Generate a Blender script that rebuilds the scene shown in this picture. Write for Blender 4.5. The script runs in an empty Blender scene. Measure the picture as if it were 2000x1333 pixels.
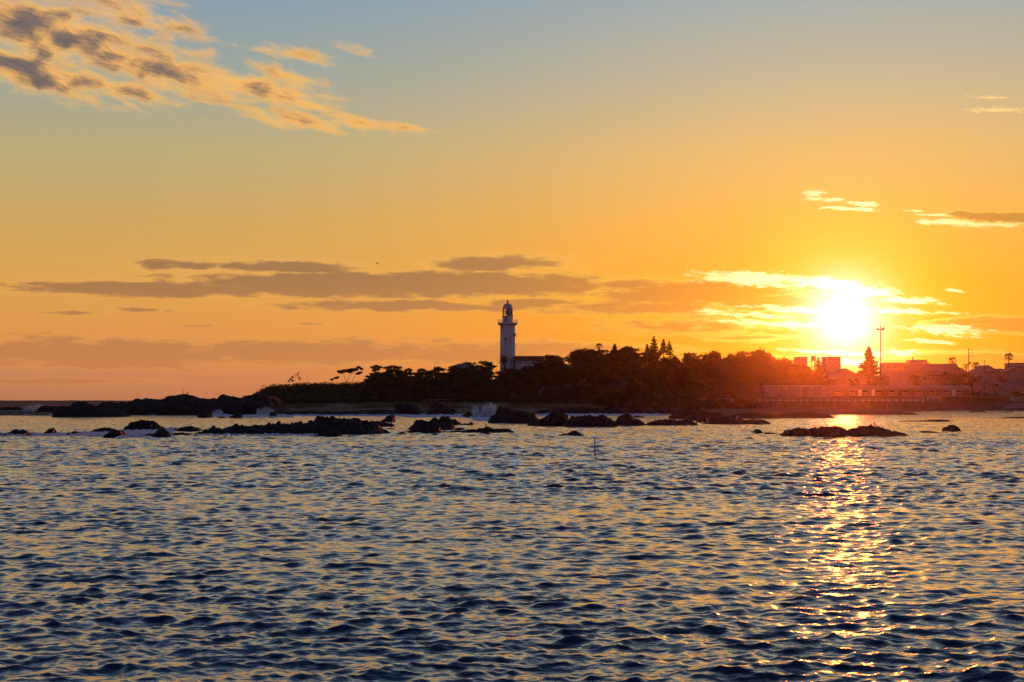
import bpy, math, random
import numpy as np
from mathutils import Vector, Matrix, noise as mn

rnd = random.Random(7)
S = bpy.context.scene
COL = S.collection
D2R = math.radians

# ------------------------------------------------------------------ scale of the place
F, HY, HC = 2777.8, 786.0, 2.5          # focal length in photo pixels, horizon row, eye height (m)
def X_(px, Y): return (px - 1000.0) / F * Y
def Z_(py, Y): return HC + (HY - py) / F * Y
def WL(py): return HC * F / (py - HY)   # distance at which the sea surface shows at a row

# ------------------------------------------------------------------ camera
cd = bpy.data.cameras.new('camera'); cam = bpy.data.objects.new('camera', cd); COL.objects.link(cam)
cam.location = (0, 0, HC); cam.rotation_euler = (math.pi / 2, 0, 0)
cd.sensor_width = 36; cd.lens = 50; cd.shift_y = (HY - 666.5) / 2000.0
cd.clip_start = 0.1; cd.clip_end = 40000
S.camera = cam

# ------------------------------------------------------------------ sun and sky
SUN_AZ = math.atan2(1650 - 1000, F)
SUN_EL = math.atan((HY - 622) / F * math.cos(SUN_AZ))
SD = Vector((math.sin(SUN_AZ) * math.cos(SUN_EL), math.cos(SUN_AZ) * math.cos(SUN_EL), math.sin(SUN_EL)))
sl = bpy.data.lights.new('sun', 'SUN'); so = bpy.data.objects.new('sun', sl); COL.objects.link(so)
so.rotation_euler = SD.to_track_quat('Z', 'Y').to_euler()
sl.energy = 3.0; sl.angle = D2R(0.53); sl.color = (1.0, 0.115, 0.012)

S.view_settings.view_transform = 'Standard'; S.view_settings.look = 'None'
S.view_settings.exposure = 0.0; S.view_settings.gamma = 1.0; S.view_settings.use_curve_mapping = False
S.render.engine = 'CYCLES'
S.cycles.use_denoising = True
S.cycles.max_bounces = 6; S.cycles.glossy_bounces = 2; S.cycles.diffuse_bounces = 2
S.cycles.transmission_bounces = 4; S.cycles.volume_bounces = 0; S.cycles.transparent_max_bounces = 8
S.cycles.sample_clamp_direct = 40; S.cycles.sample_clamp_indirect = 8

def lin(c):
    return tuple(((v / 255 + 0.055) / 1.055) ** 2.4 if v > 10 else v / 255 / 12.92 for v in c)

W = bpy.data.worlds.new('World'); S.world = W; W.use_nodes = True
nt = W.node_tree; nt.nodes.clear()
def N(t): return nt.nodes.new(t)
def put(sock, v):
    if isinstance(v, bpy.types.NodeSocket): nt.links.new(v, sock)
    else: sock.default_value = v
def M(op, a, b=None, c=None, clamp=False):
    n = N('ShaderNodeMath'); n.operation = op; n.use_clamp = clamp
    for i, v in enumerate((a, b, c)):
        if v is not None: put(n.inputs[i], v)
    return n.outputs[0]
def VM(op, a, b=None, c=None, out=0):
    n = N('ShaderNodeVectorMath'); n.operation = op
    for i, v in enumerate((a, b, c)):
        if v is not None: put(n.inputs[i], v)
    return n.outputs['Value'] if out == 'v' else n.outputs[0]
def SS(x, a, b, lo=0.0, hi=1.0):
    n = N('ShaderNodeMapRange'); n.interpolation_type = 'SMOOTHSTEP'
    for i, v in enumerate((x, a, b, lo, hi)): put(n.inputs[i], v)
    return n.outputs[0]
def MIX(f, a, b):
    n = N('ShaderNodeMix'); n.data_type = 'RGBA'
    put(n.inputs[0], f)
    for s, v in ((n.inputs[6], a), (n.inputs[7], b)):
        if isinstance(v, tuple): s.default_value = (*v[:3], 1)
        else: nt.links.new(v, s)
    return n.outputs[2]
def ADDC(a, fac, colr):                                  # a + fac * colour
    n = N('ShaderNodeVectorMath'); n.operation = 'SCALE'; n.inputs[0].default_value = colr
    nt.links.new(fac, n.inputs['Scale'])
    return VM('ADD', a, n.outputs[0])
def RAMP(f, stops):
    n = N('ShaderNodeValToRGB'); nt.links.new(f, n.inputs[0])
    e = n.color_ramp.elements
    while len(e) < len(stops): e.new(0.5)
    for k, (p, c) in enumerate(stops):
        e[k].position = p; e[k].color = (*lin(c), 1)
    return n.outputs[0]
def NOISE(vec, scale, detail, rough, dist=0.0):
    n = N('ShaderNodeTexNoise'); nt.links.new(vec, n.inputs['Vector'])
    n.inputs['Scale'].default_value = scale; n.inputs['Detail'].default_value = detail
    n.inputs['Roughness'].default_value = rough; n.inputs['Distortion'].default_value = dist
    return n.outputs[0]

tc = N('ShaderNodeTexCoord'); dirv = VM('NORMALIZE', tc.outputs['Generated'])
sp = N('ShaderNodeSeparateXYZ'); nt.links.new(dirv, sp.inputs[0])
AZ = M('MULTIPLY', M('ARCTAN2', sp.outputs[0], sp.outputs[1]), 180 / math.pi)     # degrees, 0 = due ahead
EL = M('MULTIPLY', M('ARCSINE', sp.outputs[2]), 180 / math.pi)
def az_(px): return math.degrees(math.atan2(px - 1000, F))
def el_(px, py): return math.degrees(math.atan((HY - py) / math.hypot(F, px - 1000)))

THETA = M('MULTIPLY', M('ARCCOSINE', M('MINIMUM', VM('DOT_PRODUCT', dirv, tuple(SD), out='v'), 0.9999999)), 180 / math.pi)
DAZ = M('ABSOLUTE', M('SUBTRACT', AZ, math.degrees(SUN_AZ)))
fe = M('POWER', M('DIVIDE', M('MAXIMUM', EL, 0.0), 90.0), 0.5)
def st(*s): return [(math.sqrt(max(e, 0) / 90), c) for e, c in s]
away = RAMP(fe, st((0, (180, 118, 92)), (1.2, (198, 130, 90)), (2.6, (218, 146, 80)), (4.6, (218, 160, 80)), (7.2, (200, 163, 96)),
                   (10, (180, 168, 124)), (13, (148, 161, 154)), (16, (130, 153, 172)), (26, (80, 105, 142)), (50, (42, 60, 98)), (90, (34, 50, 90))))
near = RAMP(fe, st((0, (236, 120, 30)), (1.2, (250, 138, 20)), (2.6, (253, 152, 12)), (4.6, (253, 160, 26)), (7.2, (247, 174, 72)),
                   (10, (228, 181, 112)), (13, (192, 178, 150)), (16, (160, 171, 173)), (26, (94, 112, 140)), (50, (44, 62, 98)), (90, (34, 50, 90))))
back = RAMP(fe, st((0, (108, 92, 112)), (5, (112, 98, 122)), (15, (92, 96, 128)), (30, (66, 76, 112)), (60, (40, 55, 94)), (90, (34, 50, 90))))
wsun = M('EXPONENT', M('MULTIPLY', M('POWER', M('DIVIDE', DAZ, 17.0), 2.0), -1.0))
sky = MIX(wsun, away, near)
sky = MIX(SS(DAZ, 50.0, 130.0), sky, back)

def gauss(x, s, p=2.0): return M('EXPONENT', M('MULTIPLY', M('POWER', M('DIVIDE', x, s), p), -1.0))

# clouds: elongated envelopes broken up by noise, in degrees of azimuth and elevation
comb = N('ShaderNodeCombineXYZ'); nt.links.new(AZ, comb.inputs[0]); nt.links.new(EL, comb.inputs[1])
UV = comb.outputs[0]
def skewed(k):
    c = N('ShaderNodeCombineXYZ'); nt.links.new(AZ, c.inputs[0]); nt.links.new(M('MULTIPLY_ADD', AZ, k, EL), c.inputs[1])
    return c.outputs[0]
P2D = 180 / math.pi / F
def field(uv, blobs, k=0.0, gy=1.0):
    f = None
    for (cx, cy, ax, ay, w) in blobs:
        u, v = az_(cx), el_(cx, cy)
        v = v + k * u
        a, b = ax * P2D, ay * P2D * gy
        q = VM('MULTIPLY_ADD', uv, (1 / a, 1 / b, 0), (-u / a, -v / b, 0))
        g = M('MULTIPLY_ADD', VM('LENGTH', q, out='v'), -w, w)
        f = g if f is None else M('MAXIMUM', f, g)
    return f
def stretch(uv, sx, sy, off): return VM('MULTIPLY_ADD', uv, (sx, sy, 1), off)

# -- long dark streaks low over the headland
LOW = [(720, 556, 520, 31, 1.0), (290, 565, 350, 17, 1.0), (1010, 556, 230, 30, 1.0), (560, 523, 220, 15, .8), (360, 518, 130, 16, .6), (985, 515, 180, 19, .8),
       (800, 598, 330, 14, .8), (1000, 592, 150, 12, .7), (1360, 575, 270, 30, 1.0), (1480, 590, 130, 20, .9), (1230, 556, 110, 14, .6), (1240, 600, 240, 18, .6),
       (1310, 640, 250, 24, .55), (220, 690, 420, 36, .8), (620, 688, 440, 30, .8), (960, 690, 360, 28, .7), (1180, 690, 180, 22, .7), (370, 638, 90, 7, .5),
       (590, 632, 60, 6, .4), (130, 611, 90, 5, .5), (285, 605, 80, 5, .5), (1940, 634, 150, 19, 1.0), (1900, 712, 190, 30, 1.0), (1760, 712, 70, 18, .7),
       (1540, 704, 150, 9, .6), (1600, 558, 62, 10, .9), (1705, 608, 16, 5, 1.0), (60, 555, 120, 6, .3), (100, 745, 300, 8, .5), (1480, 660, 120, 8, .5)]
nl = NOISE(stretch(UV, 0.30, 1.35, (3.1, 7.7, 0)), 1.0, 7.0, 0.62)
nl2 = NOISE(stretch(UV, 0.9, 4.2, (13.1, 2.7, 4)), 1.0, 8.0, 0.64)
fl = M('ADD', field(UV, LOW, 0.0, 1.08), M('MULTIPLY_ADD', nl, 1.3, -0.67))
fl = M('ADD', fl, M('MULTIPLY_ADD', nl2, 0.95, -0.49))
al = M('MULTIPLY', SS(fl, -0.10, 0.28), SS(EL, 7.2, 6.0))
core_l = SS(fl, 0.0, 0.42)
nearw = gauss(THETA, 10.0)
nearw2 = gauss(THETA, 4.6)
dark_l = MIX(nearw, RAMP(fe, st((0, (184, 116, 80)), (1.5, (196, 126, 76)), (3, (184, 124, 76)), (5.2, (152, 112, 74)), (7, (164, 126, 86)))), lin((236, 138, 34)))
edge_l = MIX(nearw, RAMP(fe, st((0, (200, 128, 82)), (2, (222, 146, 80)), (4, (236, 166, 78)), (6, (236, 178, 92)))), lin((255, 196, 34)))
edge_l = ADDC(edge_l, nearw2, (0.4, 0.5, 0.3))
cl = MIX(core_l, edge_l, dark_l)
sky = MIX(M('MULTIPLY', al, 0.94), sky, cl)

# -- the broken bank high on the left, tilting down to the right
KH = 0.17
uvh = skewed(KH)
HIGH = [(90, 60, 330, 74, 1.0), (60, 140, 250, 46, .95), (330, 140, 260, 46, .95), (230, 172, 120, 24, .7), (480, 165, 180, 30, .85), (590, 108, 80, 15, .75), (520, 97, 60, 10, .5),
        (560, 150, 90, 18, .7), (600, 205, 70, 14, .7), (580, 235, 110, 20, .8), (700, 240, 90, 16, .8), (790, 250, 60, 9, .6), (690, 92, 40, 9, .45), (350, 55, 60, 30, .5), (420, 200, 120, 9, .5),
        (560, 192, 90, 14, .7), (240, 20, 140, 40, .6)]
wob = N('ShaderNodeTexNoise'); nt.links.new(stretch(uvh, 0.5, 0.9, (2, 5, 1)), wob.inputs['Vector']); wob.inputs['Scale'].default_value = 1.0; wob.inputs['Detail'].default_value = 3
uvw = VM('MULTIPLY_ADD', wob.outputs['Color'], (1.5, 0.7, 0), uvh)
nh = NOISE(stretch(uvw, 0.66, 1.9, (5.3, 1.9, 2)), 1.0, 9.0, 0.62)
nh2 = NOISE(stretch(uvw, 0.42, 1.0, (9.3, 4.9, 8)), 1.0, 4.0, 0.5)
fh = M('ADD', field(uvh, HIGH, KH), M('MULTIPLY_ADD', nh, 2.1, -1.03))
fh = M('ADD', fh, M('MULTIPLY_ADD', nh2, 0.7, -0.35))
ah = SS(fh, -0.15, 0.70)
shade_h = M('ADD', M('MULTIPLY', SS(fh, 0.05, 1.45), 1.0), M('MULTIPLY_ADD', NOISE(stretch(uvw, 0.66, 1.9, (5.36, 2.2, 2)), 1.0, 8.0, 0.56), 1.7, -0.80))
dk = SS(AZ, az_(150), az_(720))
ch = RAMP(SS(M('MULTIPLY', shade_h, M('MULTIPLY_ADD', dk, -0.4, 1.0)), -0.25, 1.22), [(0.0, (252, 192, 98)), (0.28, (240, 178, 94)), (0.55, (190, 142, 94)), (0.8, (128, 106, 92)), (1.0, (100, 90, 92))])
sky = MIX(M('MULTIPLY', ah, 0.95), sky, ch)

# -- bright wisps lit from behind, near and above the sun
KS = 0.07
uvs = skewed(KS)
BR = [(1592, 378, 24, 7, .8), (1600, 390, 42, 6, .7), (1685, 399, 46, 6, .9), (1655, 408, 70, 5, .8), (1632, 389, 22, 4, .7), (1790, 412, 24, 3, .6), (1830, 420, 40, 4, .6), (1900, 436, 130, 8, .9), (1470, 545, 130, 18, .9), (1590, 552, 130, 14, .9),
      (1690, 570, 80, 14, .9), (1780, 588, 70, 9, .9), (1760, 608, 60, 7, .9), (1850, 612, 40, 4, .5), (1850, 644, 80, 14, .7), (1560, 606, 120, 8, .8), (1530, 634, 140, 9, .8), (1450, 615, 120, 8, .5), (1820, 668, 44, 5, .8),
      (1640, 690, 120, 5, .8), (1670, 708, 90, 8, .7), (1750, 688, 50, 9, .8), (1860, 568, 26, 4, .5), (1940, 190, 46, 4, .55), (1950, 214, 70, 5, .55), (1880, 184, 0.1, 0.1, .1)]
nb = NOISE(stretch(uvs, 1.3, 4.6, (1.3, 8.2, 3)), 1.0, 8.0, 0.65)
fb = M('ADD', field(uvs, BR, KS), M('MULTIPLY_ADD', nb, 2.7, -1.42))
ab = SS(fb, -0.08, 0.50)
cb = MIX(gauss(THETA, 11.0), lin((240, 186, 104)), (1.3, 0.93, 0.34))
cb = ADDC(cb, nearw2, (0.4, 0.5, 0.55))
sky = MIX(M('MULTIPLY', ab, 0.85), sky, cb)
# the brown cumulus bar at the right edge
fr = M('ADD', field(uvs, [(1960, 425, 120, 13, 1.0), (1880, 418, 50, 8, .7)], KS), M('MULTIPLY_ADD', NOISE(stretch(uvs, 1.6, 3.0, (6.3, 3.2, 3)), 1.0, 6.0, 0.6), 1.3, -0.65))
sky = MIX(M('MULTIPLY', SS(fr, 0.05, 0.4), 0.85), sky, MIX(SS(fr, 0.15, 0.5), lin((255, 196, 70)), lin((190, 124, 52))))

# the sun's disc and aureole
sky = ADDC(sky, gauss(THETA, 1.25), (0.4, 0.80, 1.15))
sky = ADDC(sky, gauss(THETA, 1.7), (0.15, 0.34, 0.26))
sky = ADDC(sky, gauss(THETA, 3.8), (0.08, 0.17, 0.0))
sky = ADDC(sky, gauss(THETA, 8.0), (0.02, 0.04, 0.0))

nish = N('ShaderNodeTexSky'); nish.sky_type = 'NISHITA'; nish.sun_disc = False
nish.sun_elevation = SUN_EL; nish.sun_rotation = SUN_AZ
bg1 = N('ShaderNodeBackground'); nt.links.new(nish.outputs[0], bg1.inputs[0]); bg1.inputs[1].default_value = 0.004
bg2 = N('ShaderNodeBackground'); nt.links.new(sky, bg2.inputs[0]); bg2.inputs[1].default_value = 1.0
ads = N('ShaderNodeAddShader'); nt.links.new(bg1.outputs[0], ads.inputs[0]); nt.links.new(bg2.outputs[0], ads.inputs[1])
W.cycles.sampling_method = 'MANUAL'; W.cycles.sample_map_resolution = 256
wo = N('ShaderNodeOutputWorld'); nt.links.new(ads.outputs[0], wo.inputs[0])

# ------------------------------------------------------------------ materials
def material(name, colr, rough=0.7, var=0.25, scale=3.0, spec=0.3, bump=0.0, transl=0.0, rand=0.0, dirt=None, metal=0.0, sz=1.0):
    m = bpy.data.materials.new(name); m.use_nodes = True
    t = m.node_tree; b = t.nodes['Principled BSDF']; L = t.links.new
    b.inputs['Roughness'].default_value = rough; b.inputs['Specular IOR Level'].default_value = spec; b.inputs['Metallic'].default_value = metal
    tcn = t.nodes.new('ShaderNodeTexCoord'); nz = t.nodes.new('ShaderNodeTexNoise')
    mpn = t.nodes.new('ShaderNodeMapping'); mpn.inputs['Scale'].default_value = (1, 1, sz); L(tcn.outputs['Object'], mpn.inputs[0])
    L(mpn.outputs[0], nz.inputs['Vector']); nz.inputs['Scale'].default_value = scale; nz.inputs['Detail'].default_value = 6
    rp = t.nodes.new('ShaderNodeValToRGB'); L(nz.outputs[0], rp.inputs[0])
    rp.color_ramp.elements[0].position = 0.28; rp.color_ramp.elements[1].position = 0.72
    lo = dirt if dirt else tuple(c * (1 - var) for c in colr)
    rp.color_ramp.elements[0].color = (*lo, 1); rp.color_ramp.elements[1].color = (*[min(1, c * (1 + var)) for c in colr], 1)
    outc = rp.outputs[0]
    if rand:
        oi = t.nodes.new('ShaderNodeObjectInfo'); hs = t.nodes.new('ShaderNodeHueSaturation')
        mr = t.nodes.new('ShaderNodeMapRange'); L(oi.outputs['Random'], mr.inputs[0]); mr.inputs[3].default_value = 1 - rand; mr.inputs[4].default_value = 1 + rand
        L(mr.outputs[0], hs.inputs['Value']); L(outc, hs.inputs['Color']); outc = hs.outputs[0]
    L(outc, b.inputs['Base Color'])
    if bump:
        bp = t.nodes.new('ShaderNodeBump'); n2 = t.nodes.new('ShaderNodeTexNoise'); L(tcn.outputs['Object'], n2.inputs['Vector'])
        n2.inputs['Scale'].default_value = scale * 4; n2.inputs['Detail'].default_value = 8
        L(n2.outputs[0], bp.inputs['Height']); bp.inputs['Strength'].default_value = 0.8; bp.inputs['Distance'].default_value = bump
        L(bp.outputs[0], b.inputs['Normal'])
    if transl:
        tr = t.nodes.new('ShaderNodeBsdfTranslucent'); L(outc, tr.inputs[0]); mx = t.nodes.new('ShaderNodeMixShader')
        mx.inputs[0].default_value = transl; L(b.outputs[0], mx.inputs[1]); L(tr.outputs[0], mx.inputs[2])
        L(mx.outputs[0], t.nodes['Material Output'].inputs[0])
    return m
MT = {
    'rock': material('wet_dark_rock', (0.016, 0.013, 0.011), 0.7, 0.5, 1.3, 0.2, 0.15, rand=0.25),
    'rock_warm': material('brown_rock', (0.026, 0.018, 0.013), 0.75, 0.5, 1.1, 0.15, 0.15, rand=0.25),
    'leaf': material('evergreen_leaves', (0.050, 0.056, 0.018), 0.65, 0.4, 0.7, 0.2, transl=0.25, rand=0.35),
    'pine': material('pine_needles', (0.040, 0.046, 0.018), 0.65, 0.4, 0.9, 0.2, transl=0.2, rand=0.2),
    'palm': material('palm_leaves', (0.050, 0.058, 0.020), 0.55, 0.3, 1.5, 0.3, transl=0.2),
    'shrub': material('shrub_leaves', (0.034, 0.035, 0.012), 0.7, 0.45, 0.25, 0.2, transl=0.2),
    'grass': material('salt_grass', (0.105, 0.095, 0.034), 0.8, 0.35, 0.12, 0.15, transl=0.2),
    'bark': material('bark', (0.10, 0.075, 0.055), 0.85, 0.35, 4.0, 0.15),
    'white': material('white_render', (0.74, 0.72, 0.71), 0.6, 0.06, 1.1, 0.25, dirt=(0.46, 0.43, 0.40), sz=0.07),
    'white2': material('town_white_wall', (0.40, 0.35, 0.31), 0.7, 0.1, 0.5, 0.2),  # darker copy of the white render, for the town walls
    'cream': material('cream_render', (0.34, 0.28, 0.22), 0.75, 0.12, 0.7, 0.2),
    'tan': material('weathered_boards', (0.28, 0.21, 0.15), 0.8, 0.2, 0.9, 0.2),
    'grey': material('grey_concrete', (0.34, 0.31, 0.28), 0.85, 0.2, 0.8, 0.2, 0.02),
    'wallc': material('sea_wall_concrete', (0.13, 0.115, 0.10), 0.85, 0.3, 0.5, 0.2, 0.03),
    'roofb': material('brown_metal_roof', (0.19, 0.070, 0.040), 0.6, 0.15, 1.0, 0.3),
    'roofg': material('grey_tile_roof', (0.15, 0.125, 0.115), 0.65, 0.2, 1.2, 0.3),
    'roofd': material('dark_tile_roof', (0.075, 0.060, 0.058), 0.6, 0.2, 1.2, 0.3),
    'roofl': material('pale_sheet_roof', (0.24, 0.20, 0.17), 0.6, 0.15, 0.8, 0.3),
    'shutter': material('roller_shutter', (0.42, 0.37, 0.32), 0.6, 0.12, 1.0, 0.3),
    'woodd': material('brown_door', (0.16, 0.10, 0.065), 0.7, 0.2, 3.0, 0.3),
    'glass': material('dark_window_glass', (0.020, 0.022, 0.028), 0.08, 0.2, 1.0, 0.6),
    'metal': material('galvanised_metal', (0.30, 0.29, 0.28), 0.5, 0.15, 3.0, 0.4, metal=0.4),
    'dmetal': material('dark_metal', (0.055, 0.05, 0.05), 0.5, 0.2, 3.0, 0.4),
    'rail': material('white_painted_rail', (0.74, 0.72, 0.70), 0.5, 0.08, 2.0, 0.3),
    'dome': material('grey_white_dome_paint', (0.44, 0.45, 0.50), 0.45, 0.08, 1.5, 0.4),
    'bird': material('black_feathers', (0.018, 0.016, 0.016), 0.6, 0.2, 9.0, 0.3),
    'egret': material('white_feathers', (0.80, 0.79, 0.78), 0.7, 0.05, 9.0, 0.2),
    'foam': material('sea_foam', (0.93, 0.95, 0.97), 0.8, 0.03, 2.0, 0.2, transl=0.2),
    'pole': material('weathered_pole', (0.12, 0.10, 0.085), 0.8, 0.2, 4.0, 0.2),
}
# clear glass of the lantern room
gm = bpy.data.materials.new('lantern_glass'); gm.use_nodes = True
_t = gm.node_tree; _b = _t.nodes['Principled BSDF']; _b.inputs['Roughness'].default_value = 0.02
_tr = _t.nodes.new('ShaderNodeBsdfTransparent'); _mx = _t.nodes.new('ShaderNodeMixShader'); _fr = _t.nodes.new('ShaderNodeFresnel')
_b.inputs['Base Color'].default_value = (0.02, 0.02, 0.02, 1); _fr.inputs[0].default_value = 1.35
_t.links.new(_fr.outputs[0], _mx.inputs[0]); _t.links.new(_tr.outputs[0], _mx.inputs[1]); _t.links.new(_b.outputs[0], _mx.inputs[2])
_t.links.new(_mx.outputs[0], _t.nodes['Material Output'].inputs[0]); MT['clear'] = gm

# ------------------------------------------------------------------ mesh helpers
class MB:
    def __init__(s): s.v = []; s.f = []
    def box(s, x0, x1, y0, y1, z0, z1):
        n = len(s.v)
        s.v += [(x0,y0,z0),(x1,y0,z0),(x1,y1,z0),(x0,y1,z0),(x0,y0,z1),(x1,y0,z1),(x1,y1,z1),(x0,y1,z1)]
        s.f += [(n,n+3,n+2,n+1),(n+4,n+5,n+6,n+7),(n,n+1,n+5,n+4),(n+1,n+2,n+6,n+5),(n+2,n+3,n+7,n+6),(n+3,n,n+4,n+7)]
        return s
    def prism(s, poly, a0, a1, axis='y'):
        n = len(s.v); k = len(poly)
        for a in (a0, a1):
            for (p, q) in poly: s.v.append((p, a, q) if axis == 'y' else (a, p, q))
        s.f += [tuple(range(n, n+k)), tuple(range(n+2*k-1, n+k-1, -1))]
        for i in range(k):
            j = (i+1) % k; s.f.append((n+i, n+j, n+k+j, n+k+i))
        return s
    def lathe(s, prof, n=24, cx=0, cy=0, a0=0.0, a1=2*math.pi, caps=True):
        b = len(s.v); full = abs(a1-a0-2*math.pi) < 1e-6; cols = n if full else n+1
        for (r, z) in prof:
            for i in range(cols):
                a = a0+(a1-a0)*i/n; s.v.append((cx+r*math.cos(a), cy+r*math.sin(a), z))
        for k in range(len(prof)-1):
            for i in range(n):
                j = (i+1) % cols
                s.f.append((b+k*cols+i, b+k*cols+j, b+(k+1)*cols+j, b+(k+1)*cols+i))
        if caps and full:
            s.f.append(tuple(range(b+cols-1, b-1, -1))); e = b+(len(prof)-1)*cols; s.f.append(tuple(range(e, e+cols)))
        return s
    def tube(s, pts, rad, n=6):
        pts = [Vector(p) for p in pts]; b = len(s.v)
        if not hasattr(rad, '__len__'): rad = [rad]*len(pts)
        up = Vector((0.31, 0.95, 0.05))
        for i, p in enumerate(pts):
            t = (pts[min(i+1, len(pts)-1)]-pts[max(i-1, 0)]).normalized()
            if abs(t.dot(up)) > 0.95: up = Vector((0.95, 0.1, 0.3))
            u = t.cross(up).normalized(); w = t.cross(u)
            for k in range(n):
                a = 2*math.pi*k/n; s.v.append(tuple(p+(u*math.cos(a)+w*math.sin(a))*rad[i]))
        for i in range(len(pts)-1):
            for k in range(n):
                j = (k+1) % n; s.f.append((b+i*n+k, b+i*n+j, b+(i+1)*n+j, b+(i+1)*n+k))
        s.f.append(tuple(range(b+n-1, b-1, -1))); e = b+(len(pts)-1)*n; s.f.append(tuple(range(e, e+n)))
        return s
    def quad(s, c, u, w):
        n = len(s.v); c = Vector(c)
        s.v += [tuple(c-u-w*.4), tuple(c+u*.2-w), tuple(c+u+w*.3), tuple(c-u*.3+w)]; s.f.append((n, n+1, n+2, n+3))
    def mesh(s, name, mat, smooth=False):
        m = bpy.data.meshes.new(name); m.from_pydata([tuple(p) for p in s.v], [], s.f); m.update()
        if mat is not None: m.materials.append(MT[mat] if isinstance(mat, str) else mat)
        if smooth: m.polygons.foreach_set('use_smooth', [True]*len(m.polygons))
        return m
    def build(s, name, mat, parent=None, smooth=False, loc=None):
        o = bpy.data.objects.new(name, s.mesh(name, mat, smooth)); COL.objects.link(o)
        if parent: o.parent = parent
        if loc: o.location = loc
        return o
def tag(o, label=None, cat=None, group=None, kind=None):
    if label: o['label'] = label
    if cat: o['category'] = cat
    if group: o['group'] = group
    if kind: o['kind'] = kind
    return o
def empty(name, loc, rz=0.0):
    o = bpy.data.objects.new(name, None); COL.objects.link(o); o.location = loc; o.rotation_euler.z = rz; o.empty_display_size = 0.2
    return o
def link(name, mesh, parent=None, loc=(0,0,0), rot=(0,0,0), sc=(1,1,1)):
    o = bpy.data.objects.new(name, mesh); COL.objects.link(o); o.parent = parent; o.location = loc; o.rotation_euler = rot; o.scale = sc
    return o
def copy_tree(o, parent=None):
    c = o.copy(); COL.objects.link(c); c.parent = parent
    for ch in list(o.children): copy_tree(ch, c)
    return c
def ip(x, tab):
    return np.interp(x, [t[0] for t in tab], [t[1] for t in tab])

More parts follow.
